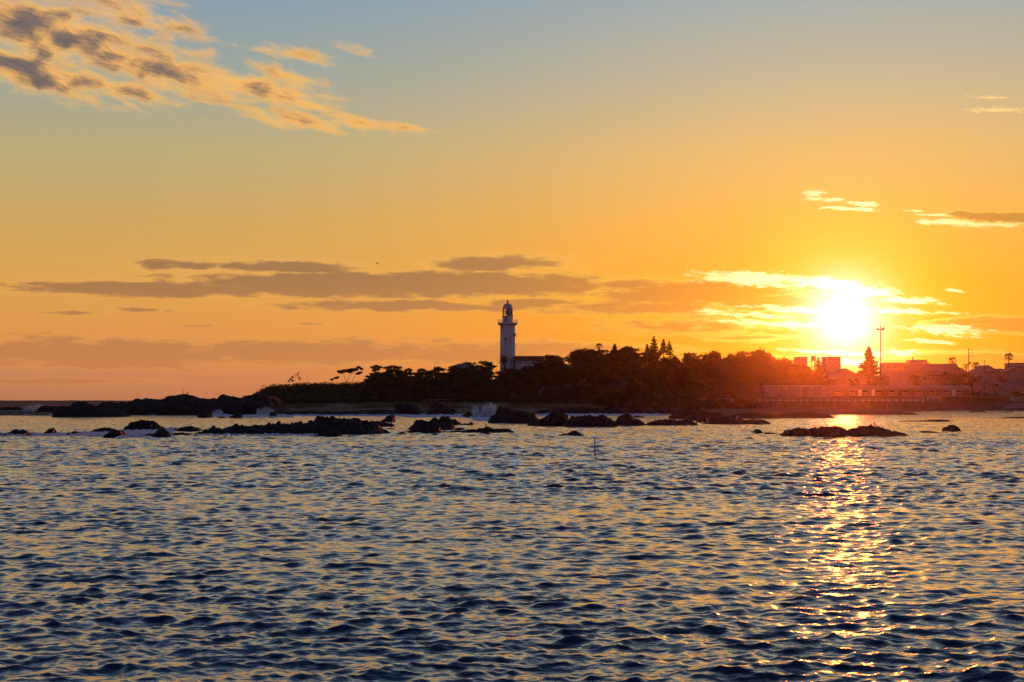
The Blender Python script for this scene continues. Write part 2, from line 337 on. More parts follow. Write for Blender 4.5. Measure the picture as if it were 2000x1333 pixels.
# ------------------------------------------------------------------ the sea
def make_sea():
    rs = np.random.RandomState(3)
    n1, n2, nc = 1600, 80, 560
    Y1 = 6.0 * (620 / 6.0) ** (np.arange(n1) / (n1 - 1)); Y2 = 620 * (9000 / 620) ** (np.arange(1, n2 + 1) / n2)
    Yr = np.concatenate([Y1, Y2]); dY = np.gradient(Yr)
    tx = np.linspace(-0.56, 0.56, nc)
    X0 = (Yr[:, None] * tx[None, :]).astype(np.float64); Y0 = np.repeat(Yr[:, None], nc, 1)
    X = X0.copy(); Y = Y0.copy(); Z = np.zeros_like(X0)
    K = 190
    lam = np.exp(rs.uniform(math.log(0.07), math.log(0.85), K)); lam[:26] = np.exp(rs.uniform(math.log(0.85), math.log(2.8), 26)); lam *= 0.82; k = 2 * np.pi / lam
    th = rs.normal(0.0, 0.62, K) + 0.10; th += (rs.rand(K) < 0.2) * rs.normal(0, 0.9, K)
    ds, dc = np.sin(th), -np.cos(th)
    sh = np.where(lam < 0.30, 1.0, (0.30 / lam) ** 0.55)
    sl_ = sh * rs.uniform(0.6, 1.4, K); sl_ *= math.sqrt(2 * 0.041 / (sl_ ** 2).sum())
    ph = rs.uniform(0, 2 * np.pi, K)
    # gusts: the waves are not equally rough everywhere
    gust = 0.88 + 0.20 * np.sin(X0 * 0.11 + 1.3 * np.sin(Y0 * 0.05)) * np.sin(Y0 * 0.16 + 0.7 * np.sin(X0 * 0.09)) + 0.10 * np.sin(Y0 * 0.5 + X0 * 0.13)
    calm = np.clip((620 - Yr) / 500, 0.25, 1.0)[:, None]
    tt = np.clip((lam[None, :] / dY[:, None] - 1.6) / 1.6, 0, 1); have = ((tt * sl_[None, :]) ** 2).sum(1) / 2
    boost = np.clip(np.sqrt(0.064 / np.maximum(have, 1e-4)), 1.0, 4.0); boost[Yr > 420] *= np.clip((640 - Yr[Yr > 420]) / 220, 0, 1)
    for i in range(K):
        t = np.clip((lam[i] / dY - 1.6) / 1.6, 0, 1)
        rows = np.nonzero(t > 0)[0]
        if len(rows) == 0: continue
        r1 = rows[-1] + 1
        a = (sl_[i] / k[i]) * ((t * boost)[:r1, None]) * (gust[:r1] if lam[i] < 2 else 1.0) * calm[:r1]
        p = k[i] * (ds[i] * X0[:r1] + dc[i] * Y0[:r1]) + ph[i]
        Z[:r1] += a * np.cos(p); s = np.sin(p) * a * 0.95
        X[:r1] -= ds[i] * s; Y[:r1] -= dc[i] * s
    co = np.stack([X, Y, Z], -1).reshape(-1, 3).astype(np.float32)
    nr = len(Yr); idx = np.arange(nr * nc).reshape(nr, nc)
    q = np.stack([idx[:-1, :-1], idx[:-1, 1:], idx[1:, 1:], idx[1:, :-1]], -1).reshape(-1, 4)
    m = bpy.data.meshes.new('sea'); m.vertices.add(len(co)); m.vertices.foreach_set('co', co.ravel())
    m.loops.add(q.size); m.loops.foreach_set('vertex_index', q.ravel().astype(np.int32))
    m.polygons.add(len(q)); m.polygons.foreach_set('loop_start', np.arange(0, q.size, 4, dtype=np.int32)); m.polygons.foreach_set('loop_total', np.full(len(q), 4, np.int32))
    m.polygons.foreach_set('use_smooth', np.ones(len(q), dtype=bool)); m.update(); m.validate()
    o = bpy.data.objects.new('sea', m); COL.objects.link(o); tag(o, kind='structure')
    w = bpy.data.materials.new('sea_water'); w.use_nodes = True; t = w.node_tree; L = t.links.new; b = t.nodes['Principled BSDF']
    b.inputs['Base Color'].default_value = (0.004, 0.011, 0.032, 1); b.inputs['Roughness'].default_value = 0.05
    b.inputs['IOR'].default_value = 1.45; b.inputs['Specular IOR Level'].default_value = 1.0
    tcn = t.nodes.new('ShaderNodeTexCoord'); mp = t.nodes.new('ShaderNodeMapping'); L(tcn.outputs['Object'], mp.inputs[0]); mp.inputs['Scale'].default_value = (0.6, 1.0, 1.0)
    prev = None
    for sc, dist, st_ in ((1.8, 0.06, 0.9), (8.0, 0.022, 1.0)):
        nz = t.nodes.new('ShaderNodeTexNoise'); L(mp.outputs[0], nz.inputs[0]); nz.inputs['Scale'].default_value = sc; nz.inputs['Detail'].default_value = 3; nz.inputs['Roughness'].default_value = 0.5
        bp = t.nodes.new('ShaderNodeBump'); bp.inputs['Distance'].default_value = dist; bp.inputs['Strength'].default_value = st_; L(nz.outputs[0], bp.inputs['Height'])
        if sc < 3:
            ge = t.nodes.new('ShaderNodeNewGeometry'); ln = t.nodes.new('ShaderNodeVectorMath'); ln.operation = 'LENGTH'; L(ge.outputs['Position'], ln.inputs[0])
            mr = t.nodes.new('ShaderNodeMapRange'); L(ln.outputs['Value'], mr.inputs[0])
            for q_, v_ in ((1, 20), (2, 120), (3, 0.06), (4, 0.30)): mr.inputs[q_].default_value = v_
            L(mr.outputs[0], bp.inputs['Distance'])
        if prev: L(prev, bp.inputs['Normal'])
        prev = bp.outputs[0]
    L(prev, b.inputs['Normal'])
    gl = t.nodes.new('ShaderNodeBsdfGlossy'); gl.inputs['Color'].default_value = (0.98, 0.98, 0.98, 1); gl.inputs['Roughness'].default_value = 0.09; L(prev, gl.inputs['Normal'])
    df = t.nodes.new('ShaderNodeBsdfDiffuse'); df.inputs[0].default_value = (0.0012, 0.011, 0.042, 1)
    fr = t.nodes.new('ShaderNodeFresnel'); fr.inputs[0].default_value = 1.34; L(prev, fr.inputs['Normal'])
    ml = t.nodes.new('ShaderNodeMath'); ml.operation = 'MULTIPLY'; ml.use_clamp = True; L(fr.outputs[0], ml.inputs[0]); ml.inputs[1].default_value = 1.6
    mx = t.nodes.new('ShaderNodeMixShader'); L(ml.outputs[0], mx.inputs[0]); L(df.outputs[0], mx.inputs[1]); L(gl.outputs[0], mx.inputs[2]); L(mx.outputs[0], t.nodes['Material Output'].inputs[0])
    m.materials.append(w)
make_sea()

# ------------------------------------------------------------------ the land
SHORE = [(-600, 812), (120, 812), (480, 810), (560, 809), (1000, 809), (1180, 808.5), (1300, 809.5), (1400, 812), (1500, 815), (1560, 812.5), (1620, 809.5),
         (1700, 807), (1800, 804.5), (1900, 802), (2000, 801), (2600, 801)]
SKYL = [(300, 800), (470, 786), (490, 777), (505, 765), (520, 755), (535, 752), (560, 752), (590, 750), (600, 748), (640, 748), (690, 748), (703, 738), (715, 729), (735, 724), (770, 721), (785, 724),
        (800, 725), (820, 723), (850, 723), (880, 722), (895, 716), (915, 711), (930, 708), (945, 710), (955, 713), (968, 712), (975, 722), (990, 719), (1010, 716), (1030, 715), (1047, 710), (1060, 698),
        (1075, 693), (1090, 694), (1099, 705), (1105, 708), (1108, 697), (1120, 686), (1150, 683), (1165, 684), (1190, 688), (1200, 684), (1215, 680), (1225, 678), (1240, 681), (1260, 684), (1280, 689),
        (1300, 694), (1320, 700), (1335, 696), (1350, 692), (1365, 695), (1380, 692), (1395, 688), (1405, 693), (1420, 697), (1440, 695), (1447, 688), (1460, 691), (1470, 687), (1485, 684), (1495, 691),
        (1510, 695), (1520, 699), (1530, 703), (1545, 702), (1555, 709), (1570, 713), (1600, 714), (1612, 724), (1640, 742), (1700, 748), (2000, 752), (2600, 760)]
YF, YB, YW = 430.0, 540.0, 436.0
TREEH = [(300, 0.4), (480, .6), (530, 1.2), (640, 1.3), (690, 1.3), (712, 4.0), (740, 6.0), (1560, 7.0), (1620, 4.0), (1660, 0.3), (2600, 0.3)]
def canopy(px, t):
    Y = YF + (YB - YF) * t
    low = ip(px, [(300, 806), (480, 797), (540, 785), (640, 779), (1364, 779), (1500, 776), (2000, 772)])
    return Z_(low + (ip(px, SKYL) - low) * np.power(t, 0.62), Y)
def ground_z(X, Y):
    px = 1000 + X / Y * F
    Ys = HC * F / (ip(px, SHORE) - HY)
    s = Y - Ys
    wl = np.clip((px - 1150) / 60, 0, 1)                       # 1 where the sea wall stands
    flat = np.interp(s, [-40, -8, 0, 6, 40, 130, 200], [-2.5, -0.8, 0.02, 0.35, 0.9, 2.6, 3.0])
    rocky = np.interp(s, [-40, -8, 0, 8, 60, 250], [-2.5, -0.5, 0.02, 0.2, 0.35, 0.6])
    zb = np.interp(Y, [0, YW, YW + 0.5, 475, 520, 600, 900], [0, 0, 2.3, 4.0, 6.4, 8.0, 8.0])
    front = flat * (1 - wl) + np.where(Y < YW, rocky, np.maximum(rocky, np.minimum(zb, rocky + 9))) * wl
    t = np.clip((Y - YF) / (YB - YF), 0, 1)
    hill = canopy(px, t) - ip(px, TREEH) * (0.35 + 0.65 * t)
    hill = np.where(Y > YB, hill - (Y - YB) * 0.03, hill)
    yk = YF + 66 * np.clip((px - 1462) / 26, 0, 1)
    k = np.clip((Y - yk + 12) / 24, 0, 1); k = k * k * (3 - 2 * k)
    left = np.clip((px - 440) / 60, 0, 1); right = 1 - np.clip((px - 1600) / 40, 0, 1)
    return np.where(s < 0, front, front + np.maximum(hill - front, 0) * k * left * right)
def gz(x, y): return float(ground_z(np.array([float(x)]), np.array([float(y)]))[0])

def make_ground():
    xs = np.arange(-300, 420, 2.4); ys = np.concatenate([np.arange(200, YW, 2.4), [YW, YW + 0.5], np.arange(YW + 2.4, 820, 3.2)])
    XX, YY = np.meshgrid(xs, ys); ZZ = ground_z(XX, YY)
    rs = np.random.RandomState(1)
    v = []
    for x, y, z in zip(XX.ravel(), YY.ravel(), ZZ.ravel()):
        n = mn.fractal(Vector((x * 0.11, y * 0.11, 3.0)), 1.0, 2.0, 4) * 0.16 + mn.noise(Vector((x * .6, y * .6, 1.0))) * 0.06
        v.append((x, y, z + n * (1.0 if z < 1 else 1.3)))
    nx = len(xs); f = []
    for j in range(len(ys) - 1):
        for i in range(nx - 1):
            a = j * nx + i; f.append((a, a + 1, a + nx + 1, a + nx))
    b = MB(); b.v = v; b.f = f
    m = bpy.data.materials.new('shore_ground'); m.use_nodes = True; t = m.node_tree; L = t.links.new; p = t.nodes['Principled BSDF']
    p.inputs['Roughness'].default_value = 0.75; p.inputs['Specular IOR Level'].default_value = 0.25
    ge = t.nodes.new('ShaderNodeNewGeometry'); sx = t.nodes.new('ShaderNodeSeparateXYZ'); L(ge.outputs['Position'], sx.inputs[0])
    nz = t.nodes.new('ShaderNodeTexNoise'); L(ge.outputs['Position'], nz.inputs[0]); nz.inputs['Scale'].default_value = 0.15; nz.inputs['Detail'].default_value = 7
    ad = t.nodes.new('ShaderNodeMath'); ad.operation = 'MULTIPLY_ADD'; L(nz.outputs[0], ad.inputs[0]); ad.inputs[1].default_value = 2.4; L(sx.outputs[2], ad.inputs[2])
    rp = t.nodes.new('ShaderNodeValToRGB'); mr = t.nodes.new('ShaderNodeMapRange'); L(ad.outputs[0], mr.inputs[0]); mr.inputs[1].default_value = 0; mr.inputs[2].default_value = 6; L(mr.outputs[0], rp.inputs[0])
    e = rp.color_ramp.elements; e[0].position = 0.26; e[0].color = (0.018, 0.014, 0.011, 1); e[1].position = 0.40; e[1].color = (0.036, 0.028, 0.018, 1)
    x = e.new(0.50); x.color = (0.060, 0.054, 0.022, 1); x = e.new(0.80); x.color = (0.028, 0.026, 0.012, 1)
    L(rp.outputs[0], p.inputs['Base Color'])
    bp = t.nodes.new('ShaderNodeBump'); n2 = t.nodes.new('ShaderNodeTexNoise'); L(ge.outputs['Position'], n2.inputs[0]); n2.inputs['Scale'].default_value = 1.6; n2.inputs['Detail'].default_value = 8
    L(n2.outputs[0], bp.inputs['Height']); bp.inputs['Distance'].default_value = 0.4; L(bp.outputs[0], p.inputs['Normal'])
    o = b.build('ground', m, smooth=True); tag(o, kind='structure')
make_ground()

# ------------------------------------------------------------------ rocks in and along the sea
def rock(label, prof, base, depth=None, mat='rock', crag=1.0, group=None, name='rock', seed=None):
    """prof: (px, py) along the top edge; base: row of the waterline in front."""
    Yw = WL(base); px0, px1 = prof[0][0], prof[-1][0]
    w = (px1 - px0) / F * Yw
    D = depth if depth else max(1.0, min(w * 0.55, 9.0))
    Yc = Yw + D * 0.5
    cxp = (px0 + px1) / 2; cx = X_(cxp, Yc)
    sd = (hash((px0, base)) % 977) * 0.37 if seed is None else seed
    det = max(0.06, Yw / 1700)
    nx = int(min(180, max(16, w / det))); ny = int(min(40, max(12, D / det)))
    b = MB(); grid = []
    hts = [p[1] for p in prof]; hmax = max(Z_(min(hts), Yc), 0.1)
    for j in range(ny + 1):
        v = -1 + 2 * j / ny
        for i in range(nx + 1):
            u = i / nx; px = px0 + (px1 - px0) * u
            x = X_(px, Yc); H = max(float(ip(px, prof)) * 1.0, 0)
            H = max(Z_(H, Yc), 0.04)
            skew = 0.25 * mn.noise(Vector((x * 0.35, sd, 2.0)))
            vv = max(-1, min(1, v - skew * (1 - v * v)))
            e = max(0.0, 1 - abs(vv) ** 2.3) ** 0.62
            q = Vector((x * 1.1 / max(hmax, .5) ** .5, (v * D * 0.5) * 1.1 / max(hmax, .5) ** .5, sd))
            rg = mn.ridged_multi_fractal(q * 0.9, 0.9, 2.1, 5, 1.0, 2.0) * 0.5 - 0.62
            rg = min(rg, 0.12)
            h = H * e * (1 + 0.42 * crag * rg * (0.4 + 0.6 * e)) + 0.24 * crag * min(hmax, 1.2) * mn.fractal(q * 2.6, 0.9, 2.0, 4) * e
            edge = min(u, 1 - u) * 2
            if edge < 0.12: h *= (edge / 0.12) ** 0.5
            z = h - 0.55 * (1 - e) - (0.35 if (i in (0, nx) or j in (0, ny)) else 0)
            off = mn.noise_vector(q * 1.7) * 0.26 * crag * min(hmax, 1.4) * e
            b.v.append((x - cx + off.x, v * D * 0.5 + off.y * 1.2, z + off.z * 0.15))
    for j in range(ny):
        for i in range(nx):
            a = j * (nx + 1) + i; b.f.append((a, a + 1, a + nx + 2, a + nx + 1))
    o = b.build(name, mat, smooth=False, loc=(cx, Yc, 0))
    tag(o, label, 'rock', group); return o
G1, G2, G3, G4 = 'rocks off the far left shore', 'rocks in the left foreground reef', 'rocks in the middle of the bay', 'rocks off the right shore'
R = rock
R('low jagged rock at the far left edge beside the white breaker', [(-30,802),(0,798),(12,795.5),(30,796),(45,798),(52,803)], 809, 6, group=G1)
R('low brown rock just right of the leftmost breaker', [(74,801),(80,796),(87,793),(100,795),(118,796),(122,803)], 810.5, 6, group=G1)
R('largest dark rock on the far left, flat shoulder and rounded peak', [(113,800),(116,795),(125,794.2),(135,796),(143,794),(147,787),(156,784),(165,787),(176,789),(185,795),(198,799),(215,802),(240,806),(250,811)], 815, 9, group=G1)
R('long craggy rock ridge carrying a thin rod, joining the headland', [(188,803),(195,797),(203,791),(210,787),(225,786.5),(235,788),(245,787),(252,789),(262,787),(268,781),(288,779.5),(300,782),(320,782),(329,780),(335,776),(347,774),(365,772.5),(373,774),(382,777),(390,781),(396,781),(403,779),(415,780),(421,781),(429,776),(438,773),(446,775),(456,777),(472,781),(484,779),(492,775),(505,770),(530,772),(560,790)], 811.3, 22, mat='rock_warm', group=G1)
R('dark block rock at the foot of the craggy ridge beside a splash', [(388,812),(391,806),(400,804),(409,806),(412,812)], 816, 4, group=G1)
R('wedge rock standing in surf right of the small splash', [(447,816),(456,811),(463,807),(470,808),(472,815)], 817, 4, group=G1)
R('tiny low rock in surf between two wedge rocks', [(425,816),(432,813.5),(441,815.5)], 817, 3, group=G1)
R('thin dark rock right of the curling breaker below the hill', [(528,808),(533,805),(538,811),(541,815)], 815.5, 4, group=G1)
R('low shelf of dark rocks below the grassy hill', [(543,815),(555,807),(575,805),(600,803),(630,804),(660,805),(700,804),(740,806),(770,806),(790,809)], 811.5, 10, group=G1)
R('small rock in water at the left edge of the frame', [(-12,850),(0,849),(9,847.5),(18,849),(24,852)], 852.5, 2, group=G2)
R('blocky rock second from the left edge of the foreground reef', [(19,847),(24,841.5),(34,840.5),(45,840.5),(53,843),(56,850)], 851.5, 2.5, group=G2)
R('little low rock between the blocky rock and the pointed rock', [(57,851),(61,847),(66,848),(68,851)], 851.5, 1, group=G2)
R('steep pointed rock standing alone near the left edge', [(86,849),(91,843),(97,838.5),(102,837),(107,841),(109,849)], 850, 2, group=G2)
R('low jagged rock right of the steep pointed rock', [(125,850),(133,846.5),(138,846),(147,842),(153,844),(162,848)], 850.3, 2, group=G2)
R('flat topped rock left of the tall rounded rock', [(179,843),(188,839),(200,837),(214,836.3),(222,838.5),(226,843)], 845.5, 3, group=G2)
R('dark rock with foam sliding down its left side', [(208,850),(214,844),(222,842),(236,841),(241,846),(246,855)], 856, 3, group=G2)
R('tall rounded rock washed by foam in the left reef', [(247,838),(251,832),(259,826),(270,823),(282,822.3),(292,824),(301,828),(309,832),(318,838)], 843.5, 5, group=G2)
R('two humped rock in front of the tall rounded rock', [(267,853),(280,849),(300,848),(306,843),(313,840),(321,840),(328,845),(335,851)], 854.5, 2.5, group=G2)
R('small upright rock right of the tall rounded rock', [(337,840),(341,836),(345,836.5),(349,841)], 842.5, 2, group=G2)
R('wide triangular rock behind the left end of the long reef', [(347,840),(352,836),(362,833.5),(374,833),(384,836),(392,840),(395,843)], 843.5, 3.5, group=G2)
R('low flat rock between the two humped rock and the long reef', [(332,851),(340,846),(355,845.5),(368,847),(378,851)], 851.5, 2, group=G2)
R('longest black reef left of centre with two thin poles', [(380,850),(392,848),(400,846),(408,841),(416,838),(427,840.5),(440,839),(450,834),(461,831.5),(472,832.5),(482,834),(500,833),(525,832),(537,832),(541,829),(551,828),(559,829),(563,832),(573,831),(584,827),(600,829),(612,825),(624,818),(635,816),(646,817),(660,821),(680,822),(696,822),(710,825),(725,827),(735,831),(745,836),(752,842),(758,848)], 849.5, 7, group=G2)
R('small rock lying in front of the longest black reef', [(610,853),(622,850),(632,847),(643,842.5),(655,842),(663,847),(669,852)], 853.5, 2, group=G2)
R('jagged rock at the right tip of the longest reef', [(731,833),(736,823),(744,825),(755,826),(768,829),(772,833)], 834.5, 4, group=G3)
R('tilted slab rock with a cleft behind the right reef tip', [(743,824),(752,818),(758,814),(764,811),(769,813.5),(773,811.5),(777,812.5),(778,818),(771,823)], 824.5, 5, group=G3)
R('very low rock just right of the longest reef', [(751,839),(757,836.5),(768,837),(772,839)], 839.5, 1.5, group=G3)
R('tiny black rock awash right of the longest reef', [(772,849),(780,845),(787,843.5),(794,848)], 848.5, 1.2, group=G3)
R('big dark boulder below the pale frames, left one', [(770,808),(772,795),(776,788),(786,787),(800,791),(808,791),(818,799),(827,808)], 810, 7, group=G3)
R('big dark boulder below the pale frames, right one', [(834,808),(840,799),(845,791),(850,786),(857,787),(866,792),(877,797),(888,802),(894,808)], 811.5, 7, group=G3)
R('broad black rock with a flat top left of centre', [(793,842),(802,835),(808,828),(813,822.5),(824,822),(836,823),(850,825),(863,826),(876,826),(885,830),(890,838)], 840, 4, group=G3)
R('low ledge at the front of the broad black rock', [(796,845),(806,838),(822,833),(845,832),(857,834),(863,845)], 846.5, 2.5, group=G3)
R('twin humped rock behind the broad black rock', [(839,828),(846,818),(853,818),(857,821),(863,815.5),(874,815),(882,819),(892,823),(900,829)], 830.5, 4, group=G3)
R('low pointed rock right of the twin humped rock', [(897,830),(906,828),(914,827),(921,824),(926,829)], 831, 2.5, group=G3)
R('small black rock at the left end of the thin reef', [(884,840),(892,836),(901,835),(910,839.5)], 840.5, 1.8, group=G3)
R('long thin reef with one upright cormorant', [(836,847),(850,845),(870,844),(890,842),(912,841.5),(930,839),(942,838),(946,836),(951,834),(957,835.5),(964,838.5),(984,838.5),(997,840),(1006,842.5)], 846, 3, group=G3)
R('flat rock awash in front of the thin reef', [(933,848),(940,845.5),(952,846),(963,848.3)], 848.5, 1.2, group=G3)
R('small dark rock awash below the broad black rock', [(839,851),(845,847),(853,846.5),(858,850.5)], 851, 1.2, group=G3)
R('low rock under the left side of the large breaker', [(902,814),(908,809),(916,805),(925,806),(932,814)], 815.5, 6, group=G3)
R('rugged rock slope behind the large breaker', [(950,806),(957,799),(964,793),(972,792),(978,795),(984,799),(997,801),(1012,804),(1030,808),(1040,812)], 812.5, 7, mat='rock_warm', group=G3)
R('massive square rock right of the large breaker', [(952,826),(956,818),(962,814),(976,812),(988,809),(999,807),(1012,808),(1024,806),(1038,808),(1047,809),(1050,816),(1051,826)], 827.5, 7, group=G3)
R('sharp sloping rock leaning left of the twin peaked rocks', [(1030,832),(1038,828),(1048,823),(1060,819),(1068,814),(1076,809.5),(1086,808),(1099,808),(1107,812),(1111,819),(1116,830)], 833, 6, group=G3)
R('broad lumpy rock with a notch, centre of the rock line', [(1098,832),(1106,824),(1113,819),(1117,813.5),(1123,818),(1134,815.5),(1150,813),(1165,816),(1172,814),(1178,812),(1184,817),(1194,821),(1203,827),(1206,832)], 834.5, 6, group=G3)
R('dome shaped rock with a steep left face', [(1200,829),(1204,822),(1209,816),(1216,812),(1225,811),(1234,813.5),(1240,818),(1248,823),(1257,827),(1262,830)], 832, 5, group=G3)
R('thin flat slab in the water behind the dome rock', [(1232,816),(1240,812.5),(1252,813),(1262,815.5)], 816.5, 4, group=G3)
R('long low dark bank of rock behind the dome shaped rock', [(1038,806),(1060,802),(1085,799),(1130,797),(1165,798),(1200,796),(1245,797),(1290,798),(1322,803),(1332,808)], 809.3, 9, group=G3)
R('long low dark ledge along the shore under the pale frames', [(676,807),(700,803),(740,801),(770,803),(800,801),(830,803),(862,802),(890,804),(910,808)], 808.6, 8, group=G3)
R('low triangular rock lying alone in front of the rock line', [(1088,851),(1100,848.5),(1110,847),(1116,844),(1120,841),(1128,843.5),(1134,847),(1141,850.5)], 851.5, 1.8, group=G3)
R('flat dark rock awash left of the lone triangular rock', [(1040,852),(1048,849),(1057,848.5),(1066,851)], 852, 1.2, group=G3)
R('long low rock with a hollow right of the dome rock', [(1260,830),(1268,826),(1276,823),(1286,821.5),(1300,820.5),(1315,819.5),(1324,822.5),(1333,821.5),(1347,823),(1358,826),(1364,829)], 832, 5, group=G4)
R('tallest brown rock at the left of the right shore', [(1304,817),(1312,810),(1322,805),(1333,799),(1344,797.5),(1356,799.5),(1368,803),(1382,805),(1397,809),(1402,816)], 818.5, 7, mat='rock_warm', group=G4)
R('low brown rock at the foot of the tallest brown rock', [(1335,820),(1345,813),(1357,811),(1370,813),(1384,818)], 822, 5, mat='rock_warm', group=G4)
R('rough rock hump behind the left end of the egret shelf', [(1358,828),(1364,822),(1371,818),(1380,813),(1391,808),(1405,806.5),(1409,811),(1418,815),(1440,817),(1455,822)], 826, 6, mat='rock_warm', group=G4)
R('wide flat rock shelf with two egrets on top', [(1370,829),(1390,824),(1412,821),(1432,820),(1450,821),(1470,819.5),(1490,821),(1505,826)], 829.5, 5, mat='rock_warm', group=G4)
R('low shelf rock below the sea wall left of the sheds', [(1410,818),(1425,813),(1445,809),(1465,808),(1490,809),(1510,811),(1522,816)], 818, 9, mat='rock_warm', group=G4)
R('broad flat rock on the shore in front of the sheds', [(1488,820),(1505,814),(1525,810),(1550,807),(1580,806),(1600,808),(1625,812)], 817, 9, mat='rock_warm', group=G4)
R('low flat rock at the shore under the sun', [(1615,813),(1640,808),(1665,805),(1700,803.5),(1730,804),(1760,806),(1790,808)], 810.5, 12, mat='rock_warm', group=G4)
R('small pointed rock left of the cormorant reef', [(1467,846),(1472,841.5),(1475,839),(1479,838),(1484,841),(1488,845)], 847, 1.8, mat='rock_warm', group=G4)
R('thin slab rock between the pointed rock and cormorant reef', [(1487,848),(1493,845),(1502,844.5),(1512,846),(1522,847.5)], 848.5, 1.5, mat='rock_warm', group=G4)
R('long brown reef under the sun with four cormorants', [(1526,848),(1529,842),(1538,840),(1552,840),(1556,837.5),(1567,838),(1576,840),(1590,837),(1601,835.5),(1625,834.5),(1640,836),(1650,839),(1658,841),(1664,838),(1671,836),(1686,834.5),(1700,833.5),(1714,835),(1730,839.5),(1750,844),(1773,849.5)], 853, 4.5, mat='rock_warm', group=G4)
R('low slab rock at the front foot of the cormorant reef', [(1587,854),(1594,849.5),(1604,847.5),(1622,847),(1640,848),(1650,853)], 855.5, 1.5, mat='rock_warm', group=G4)
R('flat slab rock at the right front of the cormorant reef', [(1655,853),(1675,849),(1700,847.5),(1725,848.5),(1745,852)], 854, 1.5, mat='rock_warm', group=G4)
R('lone rounded rock right of the cormorant reef', [(1840,842),(1844,836),(1849,833.5),(1856,831.5),(1864,831.5),(1869,834.5),(1876,840)], 843, 2, mat='rock_warm', group=G4)
R('thin slab rock left of the lone rounded rock', [(1794,845),(1800,842),(1815,842.5),(1836,844.5)], 846, 1.5, mat='rock_warm', group=G4)
R('very thin reef with two ducks, nearer the right shore', [(1752,823.5),(1772,822),(1800,822),(1812,820.5),(1835,819.5),(1850,820.5),(1860,822.5)], 824, 3, mat='rock_warm', crag=.5, group=G4)
R('thin rock strip awash at the right edge of the frame', [(1950,817),(1975,815),(2000,814.5),(2030,816)], 817.5, 3, mat='rock_warm', crag=.5, group=G4)

# ------------------------------------------------------------------ trees
def rv(r=1.0):
    while True:
        v = Vector((rnd.uniform(-1, 1), rnd.uniform(-1, 1), rnd.uniform(-1, 1)))
        if 0.05 < v.length < 1: return v * r
def leafball(b, c, rad, n, size, shell=0.55):
    c = Vector(c)
    for _ in range(n):
        d = rv().normalized(); r = shell + (1 - shell) * rnd.random() ** 0.5
        p = c + Vector((d.x * rad[0], d.y * rad[1], d.z * rad[2])) * r
        u = rv().normalized(); w = u.cross(rv().normalized())
        s = size * rnd.uniform(0.6, 1.35)
        b.quad(p, u * s, w * s)
def limb(b, p, q, r0, r1, wig=0.15, n=4):
    p = Vector(p); q = Vector(q); pts = []
    for i in range(n + 1):
        t = i / n; d = rv() * wig * (q - p).length * (0 if i in (0, n) else 1) * 0.5
        pts.append(p.lerp(q, t) + d)
    b.tube(pts, [r0 + (r1 - r0) * i / n for i in range(n + 1)], 5)

def broad_tree(seed, wide=1.0, pine=False):
    """7 m tall prototype: returns (crown mesh, trunk mesh)"""
    rnd.seed(seed); c = MB(); t = MB()
    limb(t, (0, 0, -0.4), (rnd.uniform(-.4, .4), rnd.uniform(-.4, .4), 3.6), 0.22, 0.13, 0.12)
    top = Vector((0, 0, 3.4)); k = 17 if not pine else 15
    for i in range(k):
        a = 2 * math.pi * i / k * 2.4 + rnd.uniform(-.4, .4); rr = rnd.uniform(0.3, 2.7) * wide
        if pine:
            z = rnd.uniform(2.0, 6.6) ; rr *= 1.0 - 0.35 * (z - 2.0) / 4.6; p = Vector((math.cos(a) * rr, math.sin(a) * rr, z)); rad = (rnd.uniform(.9, 1.5), rnd.uniform(.9, 1.5), rnd.uniform(.35, .6))
        else:
            z = 6.2 - 0.38 * rr ** 1.6 / wide + rnd.uniform(-2.4, .4); p = Vector((math.cos(a) * rr, math.sin(a) * rr, z)); rad = (rnd.uniform(.9, 1.5), rnd.uniform(.9, 1.5), rnd.uniform(.7, 1.1))
        limb(t, top + Vector((0, 0, rnd.uniform(-1.0, .4))), p, 0.10, 0.04)
        leafball(c, p, rad, 125, 0.21 if not pine else 0.19, 0.45)
        for _ in range(5):                     # ragged tips
            d = rv().normalized(); d.z = abs(d.z); leafball(c, p + Vector((d.x * rad[0], d.y * rad[1], d.z * rad[2])) * rnd.uniform(1.1, 1.45), (.17, .17, .50), 13, 0.12, 0.1)
    leafball(c, (0, 0, 2.4), (2.3 * wide, 2.3 * wide, 1.7), 420, 0.26, 0.3)
    nm = 'pine' if pine else 'leaf'
    return c.mesh('crown', nm), t.mesh('trunk', 'bark')
PROTO = [broad_tree(11), broad_tree(12, 1.15), broad_tree(13, 0.85), broad_tree(14, 1.0, True), broad_tree(15, 1.1, True), broad_tree(16, 0.9), broad_tree(17, 1.2)]
rnd.seed(21)
WOODG = 'evergreen trees of the headland wood'
rows = [(0.0, 36), (0.16, 36), (0.34, 37), (0.52, 38), (0.70, 39), (0.86, 42), (1.0, 46)]
